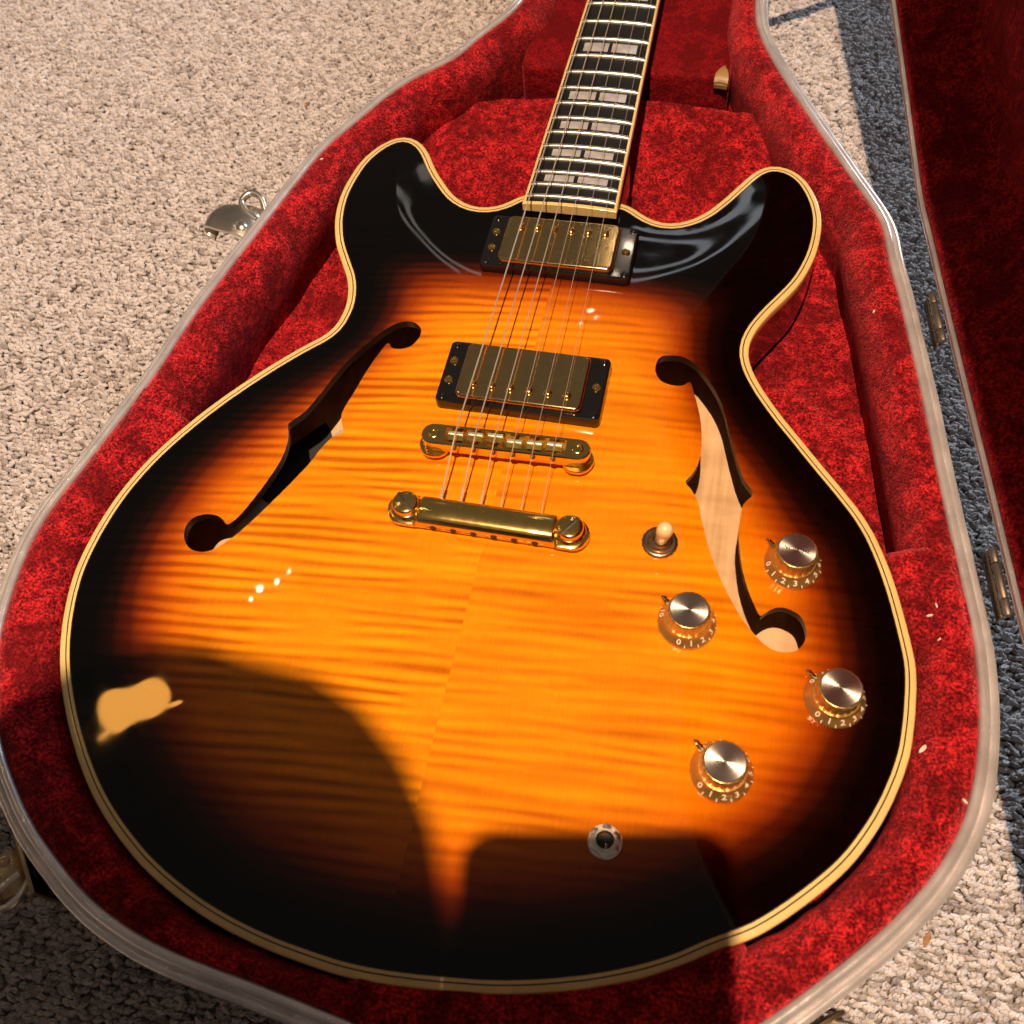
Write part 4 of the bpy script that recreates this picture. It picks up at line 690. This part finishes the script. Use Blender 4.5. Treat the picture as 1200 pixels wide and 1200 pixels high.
for s in (-1, 1):
    for y in (45, 85, 125):
        c = np.array([s*27, S_+5+y*math.cos(A), FBZ-6+y*math.sin(A)])
        t = obj('tuner', lathe([(5,0),(5,2),(3,3),(2.8,11),(3.2,12)], c, 16), M_GOLD, gtr, origin=c)
        obj('tuner_button', move(rbox(14, 9, 7, 2), c+np.array([s*22, 0, -13])), M_GOLD, t)

# --- pickups
def pickup(yc, ztop, cover_up, pole_y, tilt=0.0):
    zb = az(0, yc)-1.5
    c = (0, yc, zb)
    def ring(): 
        return slab(88.4, 41.6, 3.2, [(0,0),(0,ztop-zb-1.2),(.35,ztop-zb-.35),(1.2,ztop-zb)], c, 0, 6)
    ro = obj('pickup_ring', ring(), M_PLASTIC, gtr, origin=c)
    cz = ztop-.2
    g = slab(68.0, 36.6, 4.0, [(0,0),(0,cover_up-1.5),(.25,cover_up-.75),(.8,cover_up-.22),(1.6,cover_up)], (0, yc+.3, cz), 0, 8)
    co = obj('pickup_cover', g, M_GOLDWORN, ro)
    for i in range(6):
        x = -25.2+10.08*i
        p = lathe([(2.5,-.6),(2.5,.5),(2.1,1.2),(1.2,1.55),(.1,1.65)], (x, yc+pole_y, cz+cover_up), 16)
        s = obj('pole_screw', p, M_GOLD, ro, origin=(x, yc+pole_y, cz+cover_up))
        obj('slot', rbox(3.4, .6, .3, .1, (x, yc+pole_y, cz+cover_up+1.12), .5+i*.4), M_INK, s) if False else None
    for x, y in ((-39.5, 6.5), (-39.5, -6.5), (39.0, 0)):
        obj('height_screw', lathe([(2.5,-.2),(2.5,.5),(2.0,1.1),(1.2,1.2),(1.0,.6),(.1,.5)], (x, yc+y, ztop), 18), M_GOLD, ro, origin=(x, yc+y, ztop))
    for x in (-40.6, 40.6):
        for y in (-17.4, 17.4):
            obj('corner_screw', lathe([(2.2,-.2),(2.2,.2),(1.7,.6),(.9,.6),(.8,.1),(.1,.1)], (x, yc+y, ztop), 16), M_PLASTIC, ro, origin=(x, yc+y, ztop))
    return ro
pickup(138.6, 10.5, 3.4, 9.5)
pickup(35.8, 14.0, 3.2, -9.5)

# --- bridge
bz = az(0, -8)
def stadium(w, h, z, ins=0.0, n=10):
    r = h/2-ins; P = []
    for cx, a0 in ((w/2-h/2, -90), (-w/2+h/2, 90)):
        for k in range(n+1):
            a = math.radians(a0+180*k/n); P.append((cx+r*math.cos(a), r*math.sin(a)))
    return np.c_[np.array(P), np.full(len(P), z)]
BRY = -8.4; bt_ = 19.5; SKEW = rotm((0,0,1), math.radians(1.6))
def at_bridge(g): return move(rotate(g, SKEW), (0, BRY, 0))
# bridge body: stadium with a trough for the saddles
outer_ = [stadium(87, 12.5, 12.2, .6), stadium(87, 12.5, 12.8), stadium(87, 12.5, bt_-.6), stadium(87, 12.5, bt_, .5)]
P0 = stadium(87, 12.5, bt_, .5)
tr = np.c_[np.sign(P0[:,0])*np.minimum(np.abs(P0[:,0])*.8, 31.0), np.sign(P0[:,1])*np.minimum(np.abs(P0[:,1]), 4.3), np.full(len(P0), bt_)]
trb = tr.copy(); trb[:,2] = bt_-4.5
bridge = obj('bridge', at_bridge(loft(outer_+[tr, trb], cap0=True, cap1=True)), M_GOLD, gtr, origin=(0, BRY, 12.2), auto=35)
for x in (-37, 37):
    obj('bridge_post', at_bridge(lathe([(3.0,-.3),(3.0,.25),(2.6,.5),(1.9,.5),(1.7,-.5),(.1,-.6)], (x, 0, bt_), 20)), M_GOLD, bridge)
    zz = az(x, BRY)
    obj('thumb_wheel', at_bridge(lathe([(5,0),(5,2.0),(8.0,2.2),(8.4,2.7),(8.4,4.2),(8.0,4.7),(3.5,4.8),(3.2,8)], (x, -1.0 if x > 0 else -1.0, zz-.2), 30, mod=lambda a, z: 1+.012*math.cos(24*a))), M_GOLD, bridge)
ys_ = [-.6, .2, .9, -1.4, -.9, -.4]
SADZ = bt_+1.0
for i in range(6):
    x = -25.4+10.16*i; y = ys_[i]
    V = np.array([(-3.9,-2.6,-4),(3.9,-2.6,-4),(3.9,2.2,-4),(-3.9,2.2,-4),(-3.9,-2.4,.1),(3.9,-2.4,.1),(3.9,1.2,1.0),(-3.9,1.2,1.0),(3.9,2.2,.2),(-3.9,2.2,.2)], float)
    F = [(0,1,2,3),(0,1,5,4),(4,5,6,7),(7,6,8,9),(3,2,8,9),(1,2,8,6,5),(0,3,9,7,4)]
    sdl = obj('saddle', at_bridge((V+[x, y, bt_-.2], F)), M_GOLD, bridge, smooth=False)
    for dx in (-2.1, 2.1):
        obj('saddle_top', at_bridge(rbox(3.7, 2.1, .9, .35, (x+dx, y+1.1, bt_+.5))), M_BRIGHT, sdl)
    for s in (-1,):
        obj('intonation_screw', at_bridge(join(tube([(x, -6.0, 16.2), (x, -7.2, 16.2), (x, -7.7, 16.2)], [1.6, 1.6, 1.1], 12), tube([(x, -4, bt_-1.6), (x, 4.2, bt_-1.6)], .8, 8))), M_GOLD, sdl)
# --- tailpiece
TY = -51.6
rows = []
def tp_prof(x):
    # cross-section of the stop bar: rounded back, flat front
    pts = []
    a = abs(x)
    if a < 33.5: h, d = 17.6, 8.2
    elif a < 36: f = (a-33.5)/2.5; h, d = 17.6-4.4*f, 8.2+.5*f
    else: h, d = 13.2, 8.7
    e = max((a-43.0)/7.5, 0.0); d *= math.sqrt(max(1-e*e, .02))
    zb = 9.3
    if a < 36:
        pr = [(-.95, zb+.4), (-1, zb+1.6), (-.98, h-4.0), (-.84, h-1.7), (-.50, h-.35), (.0, h), (.45, h-.3), (.80, h-1.4), (.97, h-3.8), (1, zb+1.2), (.9, zb), (-.8, zb)]
    else:
        pr = [(-.95, zb+.6), (-1, zb+1.4), (-1, h-.6), (-.9, h-.1), (-.4, h), (.05, h), (.45, h), (.8, h-.02), (.95, h-.4), (1, zb+1.2), (.9, zb), (-.8, zb)]
    return np.array([(x, TY+d*u, z) for u, z in pr])
tail = obj('tailpiece', loft([tp_prof(x) for x in (-50.4,-49.6,-48,-45.5,-43,-40,-36.1,-35.6,-34.6,-33.6,-33,-20,-7,7,20,33,33.6,34.6,35.6,36.1,40,43,45.5,48,49.6,50.4)], cap0=True, cap1=True), M_GOLD, gtr, origin=(0, TY, 9.3), auto=50)
for x, a in ((-41.0, -.75), (41.0, .98)):
    zz = az(x, TY)
    st = obj('stud', lathe([(5.2,zz),(5.2,8.6),(3.5,9),(3.5,13.2),(7.6,13.4),(7.9,14.1),(7.4,15),(6.7,15.3),(6.7,17.7),(6.2,18.6),(5.4,18.95),(.1,19.0)], (x, TY+.4, 0), 30), M_GOLD, tail, origin=(x, TY, 9.3), auto=45)
    obj('slot', rbox(12.6, 1.9, .5, .12, (x, TY+.4, 18.62), a), M_BRONZE, st)
for i in range(6):
    x = -25.4+10.16*i
    obj('string_hole', tube([(x, TY-7.5, 11.9), (x, TY-8.32, 11.9)], 1.7, 14), M_INK, tail)
    obj('string_groove', tube([(x-4.0, TY-8.1, 11.9), (x+4.0, TY-8.1, 11.9)], .35, 6), M_BRONZE, tail)

# --- strings
NUTX = [-17.5+7.0*i for i in range(6)]
SR = [.47, .40, .33, .20, .16, .13]
for i in range(6):
    x = -25.4+10.16*i; r = SR[i]*.92
    sy = BRY+ys_[i]+1.3
    ps = rotate((np.array([[x, ys_[i]+1.2, SADZ+.5+r]]), []), SKEW)[0][0]+np.array([0, BRY, 0])
    top_t = np.array([x, TY+7.0, 13.3])
    nut = np.array([NUTX[i], S_+2.5, FBZ+2.0])
    yt = 45+40*(i if i < 3 else 5-i)
    tn = np.array([(-27 if i < 3 else 27)*.86, S_+5+yt*math.cos(A), FBZ-6+yt*math.sin(A)+6])
    path = [top_t, ps+(top_t-ps)*.5, ps-np.array([0, .6, .08]), ps, ps+np.array([0, 1.0, .0]), ps+(nut-ps)*.5, nut, tn]
    s = obj('string', tube(path, r, 8), M_STRING, gtr, origin=ps)
    wr = [top_t+(ps-top_t)*t for t in np.linspace(.0, .22, 12)]
    obj('string_wrap', tube(wr, [r*(1.75+.35*(-1)**k) for k in range(12)], 8), M_STRING, s)

# --- controls
def text_mesh(s, size, mat, name):
    cu = bpy.data.curves.new('t', 'FONT'); cu.body = s; cu.size = size; cu.align_x = 'CENTER'; cu.align_y = 'CENTER'; cu.resolution_u = 2; cu.extrude = 0; cu.offset = .02*size
    o = bpy.data.objects.new('t', cu); COL.objects.link(o)
    dg = bpy.context.evaluated_depsgraph_get(); me = bpy.data.meshes.new_from_object(o.evaluated_get(dg))
    V = np.array([tuple(v.co) for v in me.vertices]); F = [tuple(p.vertices) for p in me.polygons]
    bpy.data.objects.remove(o); bpy.data.meshes.remove(me); bpy.data.curves.remove(cu)
    return V, F
KR = 13.4
kprof = [(KR-.3,0),(KR,.5),(KR,1.6),(KR-.5,2.2),(12.2,3.2),(11.2,4.4),(10.5,5.6),(10.2,6.4)]
kbase = mesh_data('skirt', *lathe(kprof, n=48), M_AMBER, True, 50)
kbar = mesh_data('barrel', *lathe([(9.6,5.8),(9.6,13.6),(9.0,14.4),(8.6,14.5)], n=72, mod=lambda a, z: 1-.045*(max(0, math.cos(18*a)) if z < 14 else 0)), M_AMBER, True, 40)
kcap = mesh_data('cap', *lathe([(8.7,14.0),(8.7,14.75),(8.3,15.1),(.05,15.12)], n=48), M_CAP, True, 30)
def numerals(r_digit=11.75):
    gs = []
    for k in range(11):
        a = math.radians(27.5*k)
        V, F = text_mesh(str(k), 4.3, None, 'n')
        # print follows the sloped skirt; digits read from outside the knob
        slope = math.atan2(1.2, 1.0)
        W = []
        for x, y, z in V:
            rr = r_digit-y*math.cos(slope)*.9-.05; zz = 3.70+y*math.sin(slope)*.9
            ang = a+x/r_digit
            W.append((rr*math.cos(ang)*1.012, rr*math.sin(ang)*1.012, zz+.12))
        gs.append((np.array(W), F))
    for k in range(21):
        a = math.radians(27.5*k/2)
        if k % 2 == 0: continue
        q = np.array([(12.45,-.22,3.05),(13.42,-.22,2.0),(13.42,.22,2.0),(12.45,.22,3.05)])
        gs.append((rotate((q, [(0,1,2,3)]), rotm((0,0,1), a))[0]*[1.01,1.01,1]+[0,0,.12], [(0,1,2,3)]))
    V, F = join(*gs)
    return mesh_data('numerals', V, F, M_WHITE, False)
knum = numerals()
cap_txt = {}
for s, sz in (('VOLUME', 3.0), ('TONE', 2.7)):
    V, F = text_mesh(s, sz, None, 'x'); cap_txt[s] = mesh_data('lettering', np.c_[V[:,:2], np.full(len(V), 15.22)], F, M_INK, False)
def knob(x, y, zero_deg, word):
    z = az(x, y)-.2; c = (x, y, z); a = math.radians(zero_deg)
    o = share('control_knob', kbase, gtr, c, a)
    for nm, me, r in (('barrel', kbar, 0), ('cap', kcap, 0), ('numerals', knum, 0), ('lettering', cap_txt[word], math.radians(160))):
        ch = bpy.data.objects.new(nm, me); COL.objects.link(ch); ch.parent = o; ch.rotation_euler = (0, 0, r)
    # pointer under the knob, aimed at the upper left
    pa = math.radians(140); d = np.array([math.cos(pa), math.sin(pa), 0]); zc = az(*(np.array(c)[:2]+d[:2]*15))
    q = np.array(c)+d*15.2; q[2] = zc
    p = join(tube([q-d*5+[0,0,.5], q-d*2+[0,0,.6], q+d*.6+[0,0,1.0], q+d*1.8+[0,0,1.6]], [1.9, 1.7, 1.3, .5], 10), lathe([(1.5,0),(1.5,1.6),(1.0,2.3),(.1,2.5)], tuple(q), 12))
    pt = obj('pointer', p, M_GOLD, gtr, origin=q)
    return o
knob(146.6, -45.4, 196, 'VOLUME')
knob(101.5, -86.0, 258, 'VOLUME')
knob(169.1, -108.8, 232, 'TONE')
knob(124.1, -150.5, 225, 'TONE')

# toggle switch
tx, ty = 83.8, -46.8; tz = az(tx, ty)
sw = obj('toggle_switch', lathe([(8.7,0),(8.7,1.2),(8.2,1.8),(7.6,2.0),(7.4,1.6),(5.6,1.6),(5.4,2.6),(4.9,3.2),(3.4,3.2),(3.0,1.5),(.1,1.4)], (tx, ty, tz), 48, mod=lambda a, z: 1+(.018*math.cos(30*a) if z < 1.9 else 0)), M_BRONZE, gtr, origin=(tx, ty, tz))
R_ = rotm((1,0,0), .16)@rotm((0,1,0), .10)
stem = rotate(lathe([(1.6,1),(1.5,6)], (0,0,0), 12), R_); obj('lever', move(stem, (tx, ty, tz)), M_NICKEL, sw)
tipg = rotate(lathe([(2.5,4.5),(2.9,5.2),(3.2,10),(3.7,15),(3.9,18),(3.7,20.2),(2.8,21.8),(1.3,22.6),(.1,22.8)], (0,0,0), 24), R_)
obj('switch_tip', move(tipg, (tx, ty, tz)), M_TIP, sw)
# output jack
jx, jy = 80.6, -188.4; jz = az(jx, jy)-.2
jk = obj('output_jack', lathe([(7.2,0),(7.2,.7),(6.9,1.0),(4,1.0)], (jx, jy, jz), 40, cap1=False), M_NICKEL, gtr, origin=(jx, jy, jz))
hexm = lambda a: 1/ math.cos(((a+math.pi/6) % (math.pi/3))-math.pi/6)
obj('hex_nut', lathe([(6.1,.9),(6.1,2.7),(5.7,3.2),(4.4,3.2),(4.2,2.0)], (jx, jy, jz), 48, cap0=False, cap1=False, mod=lambda a, z: hexm(a) if .8 < z < 2.8 else 1.0), M_NICKEL, jk)
obj('sleeve', lathe([(4.7,2.2),(4.7,3.9),(4.4,4.2),(3.8,4.2),(3.6,3.6),(3.5,-8)], (jx, jy, jz), 32, cap0=False, cap1=False), M_NICKEL, jk)
obj('socket_shade', lathe([(3.75,3.5),(3.5,.5),(.1,.45)], (jx, jy, jz), 24, cap0=False), M_INK, jk)  # dark liner over the top plate, its colour stands in for the hole's shade
obj('tip_contact', move(rbox(1.2, 2.6, 1.0, .3), (jx+.9, jy-2.0, jz+.4)), M_BRONZE, jk)

# ------------------------------------------------------------------ small litter
def leaf(x, y, s, a, label, z=FLOOR+2.5):
    P = np.array([(-1,-.15,0),(-.4,-.38,.12),(.3,-.3,.2),(1,.05,.1),(.4,.32,.25),(-.3,.3,.05)], float)*s
    V = np.vstack([P, P-[0,0,.5]]); n = 6
    F = [tuple(range(6)), tuple(range(11, 5, -1))]+[(i, (i+1) % 6, 6+(i+1) % 6, 6+i) for i in range(6)]
    o = obj('leaf_fragment', move(rotate((V, F), rotm((0,0,1), a)), (x, y, z)), M_LEAF, smooth=False)
    tag(o, label, 'leaf fragment', 'dry bits on the carpet')

bpy.context.view_layer.update()
def drop_z(x, y, start=60.0):
    dg = bpy.context.evaluated_depsgraph_get()
    hit, p, n, i, ob, mtx = scn.ray_cast(dg, Vector((x*MM, y*MM, (start+Z0)*MM)), Vector((0, 0, -1)))
    return p.z/MM-Z0 if hit else FLOOR
leaf(-560, 462, 5.0, .4, 'brown dry leaf bit on the beige carpet at the upper left')
leaf(-258, 365, 3.6, 1.3, 'small brown dry bit on the carpet above the chrome latch')
leaf(231.6, -184, 4.2, 1.1, 'small brown dry bit on the carpet at the lower right')
def lint(x, y, s, a, label):
    z = drop_z(x, y)
    V = np.array([(-1,0,0),(-.6,-.3,.1),(.5,-.35,.15),(1,.1,.2),(.5,.35,.2),(-.5,.3,.1)], float)*s
    W = V+[0,0,.5*s]; n = 6
    F = [tuple(range(5,-1,-1)), tuple(range(6,12))]+[(i,(i+1)%6,6+(i+1)%6,6+i) for i in range(6)]
    o = obj('lint_speck', move(rotate((np.vstack([V, W]), F), rotm((0,0,1), a)), (x, y, z+.2)), M_LINT)
    tag(o, label, 'lint', 'pale specks on the velvet')
lint(209.1, -60.5, 1.5, .3, 'pale lint speck in the middle of the padded block beside the knobs')
lint(211.7, -55.6, 1.2, 1.9, 'narrow pale speck just above another on the padded block by the knobs')
lint(213.1, -71.9, 1.0, .8, 'lowest pale speck on the padded block by the lower hinge')
lint(207.5, -122.5, 2.4, .9, 'rice-like pale fleck on the velvet right of the lower bout')
lint(222.5, -143.8, 1.4, 2.4, 'pale speck against the inner edge of the rim at the lower right')
lint(-169.5, 200.5, 1.3, .4, 'pale speck on the velvet beside the left horn')
lint(180.1, 123.0, 1.3, 1.2, 'pale speck on the bright velvet beside the upper hinge')

# ------------------------------------------------------------------ photographer and phone, behind the picture: their shadows fall on the guitar
CR = np.array(Euler(CAM_ROT, 'XYZ').to_matrix()); cr, cu_, cf = CR[:,0], CR[:,1], -CR[:,2]
C0 = np.array(CAM)
def phone_geo():
    g = slab(88, 158, 11, [(1.2,0),(.3,.5),(0,1.4),(0,7.4),(.3,8.3),(1.2,8.8)], (0,0,0), 0, 6)
    return g
pc = C0-cr*31-cu_*50-cf*16.0        # phone plane lies behind the lens point
V, F = phone_geo(); W = pc+V[:,0][:,None]*cr+V[:,1][:,None]*cu_-(V[:,2][:,None])*cf
ph = obj('phone', (W, F), M_PLASTIC); tag(ph, 'dark phone held above the lower end of the guitar', 'phone')
V, F = slab(73, 152, 9, [(0,0),(0,.3)], (0,0,9.0), 0, 6); W = pc+V[:,0][:,None]*cr+V[:,1][:,None]*cu_-(V[:,2][:,None])*cf
obj('screen', (W, F), M_INK, ph, smooth=False)
V, F = slab(34, 34, 8, [(0,-1.6),(0,0)], (18,58,-.1), 0, 6); W = pc+V[:,0][:,None]*cr+V[:,1][:,None]*cu_-(V[:,2][:,None])*cf
obj('camera_bump', (W, F), M_PLASTIC, ph)

def person():
    base = np.array([-60.0, -780.0, FLOOR])
    J, E, Rr = [], [], []
    def add(p, r, par=None):
        J.append(p); Rr.append(r); i = len(J)-1
        if par is not None: E.append((par, i))
        return i
    def chain(pts, par):
        for p, r in pts: par = add(p, r, par)
        return par
    pel = add((-60,-800,95), (150,120))
    sp1 = add((-62,-745,230), (135,105), pel); ch = add((-66,-650,390), (160,115), sp1); ub = add((-68,-570,490), (125,90), ch)
    nk = add((-70,-500,555), (58,58), ub); nk2 = add((-72,-455,590), (56,60), nk)
    hd0 = add((-70,-415,622), (82,74), nk2); hd1 = add((-73,-366,650), (90,90), hd0); hd2 = add((-80,-328,664), (74,66), hd1)
    add((-68,-345,575), (38,30), hd1)      # jaw towards the phone
    for s in (-1, 1):
        hip = add((-60+s*95,-790,70), (100,95), pel); kn = add((-60+s*150,-560,-25), (62,58), hip)
        an = add((-60+s*125,-890,-45), (45,38), kn); add((-60+s*120,-1000,-62), (38,20), an)
    # right arm holds the phone
    rs = add((95,-585,478), (68,62), ub); re = add((175,-545,300), (48,46), rs); rw = add((128,-425,318), (30,26), re)
    hand_c = pc-cu_*45-cf*14
    pm = add(tuple(hand_c-cu_*30-cf*12+cr*8), (34,20), rw)
    pm2 = add(tuple(hand_c-cf*16+cr*6), (36,15), pm)
    for k, (up, ln) in enumerate(((24, 1.0), (6, 1.08), (-12, 1.0), (-29, .82))):
        b0 = pc-cu_*(62-up-22)
        chain([(tuple(b0-cr*22-cf*22), (9.5,9.5)), (tuple(b0-cr*46*ln-cf*14), (8.8,8.8)), (tuple(b0-cr*48*ln+cf*4), (8.2,8.2)), (tuple(b0-cr*32*ln+cf*9), (7.4,7.4))], pm2)
    chain([(tuple(hand_c+cr*38-cf*18-cu_*12), (12,12)), (tuple(hand_c+cr*48-cf*8+cu_*22), (10,10)), (tuple(hand_c+cr*44-cf*16+cu_*48), (8.5,8.5))], pm)
    # left arm rests on the thigh
    ls = add((-235,-590,475), (68,62), ub); le = add((-290,-600,270), (48,46), ls); lw = add((-235,-640,115), (30,26), le)
    lp = add((-215,-615,82), (36,17), lw)
    for k in range(4):
        d = (k-1.5)*17
        chain([((-212+d,-575,66), (9,8)), ((-210+d*1.05,-545-4*(k in (1,2)),54), (8.4,8)), ((-209+d*1.08,-520-7*(k in (1,2)),38), (7.4,7))], lp)
    chain([((-178,-610,72), (11,10)), ((-165,-580,60), (9,8.5))], lp)
    me = bpy.data.meshes.new('person'); me.from_pydata([tuple((np.array(j)-base)*MM) for j in J], E, []); me.update()
    o = bpy.data.objects.new('person', me); COL.objects.link(o); place(o, None, base)
    md = o.modifiers.new('skin', 'SKIN'); md.use_smooth_shade = True
    sv = me.skin_vertices[0].data
    for i, r in enumerate(Rr): sv[i].radius = (r[0]*MM, r[1]*MM); sv[i].use_root = (i == 0)
    sd_ = o.modifiers.new('sub', 'SUBSURF'); sd_.levels = 2; sd_.render_levels = 2
    dg = bpy.context.evaluated_depsgraph_get(); dg.update()
    m2 = bpy.data.meshes.new_from_object(o.evaluated_get(dg)); o.modifiers.clear(); o.data = m2; m2.name = 'person'
    m2.materials.clear()
    for m in (M_SKIN, M_SHIRT, M_JEANS): m2.materials.append(m)
    for pl in m2.polygons:
        c = np.array(pl.center)/MM+base; pl.use_smooth = True
        if c[2] < 130 and c[1] < -640 or (c[2] < 95 and c[1] < -500 and not (c[0] < -130 and c[2] > 30 and c[1] > -650)): pl.material_index = 2
        elif c[2] < 520 and c[1] < -500 and c[2] > 200: pl.material_index = 1
        else: pl.material_index = 0
    tag(o, 'kneeling person in dark shirt and jeans leaning over the guitar with a phone', 'person')
    # hair: a cap of short locks hugging the back and top of the skull
    rows = []
    for a in np.linspace(.12, 2.0, 12):
        rows.append(np.array([(-71+ (95+2.5*math.sin(9*b+5*a))*math.sin(a)*math.cos(b), -370+(98+2.5*math.sin(7*b-4*a))*math.sin(a)*math.sin(b)-(a > 1.5)*20*(a-1.5), 655+70*math.cos(a)) for b in np.linspace(0, 2*math.pi, 30, endpoint=False)]))
    obj('hair', loft(rows, cap0=True), M_HAIR, o)
    return o
person()
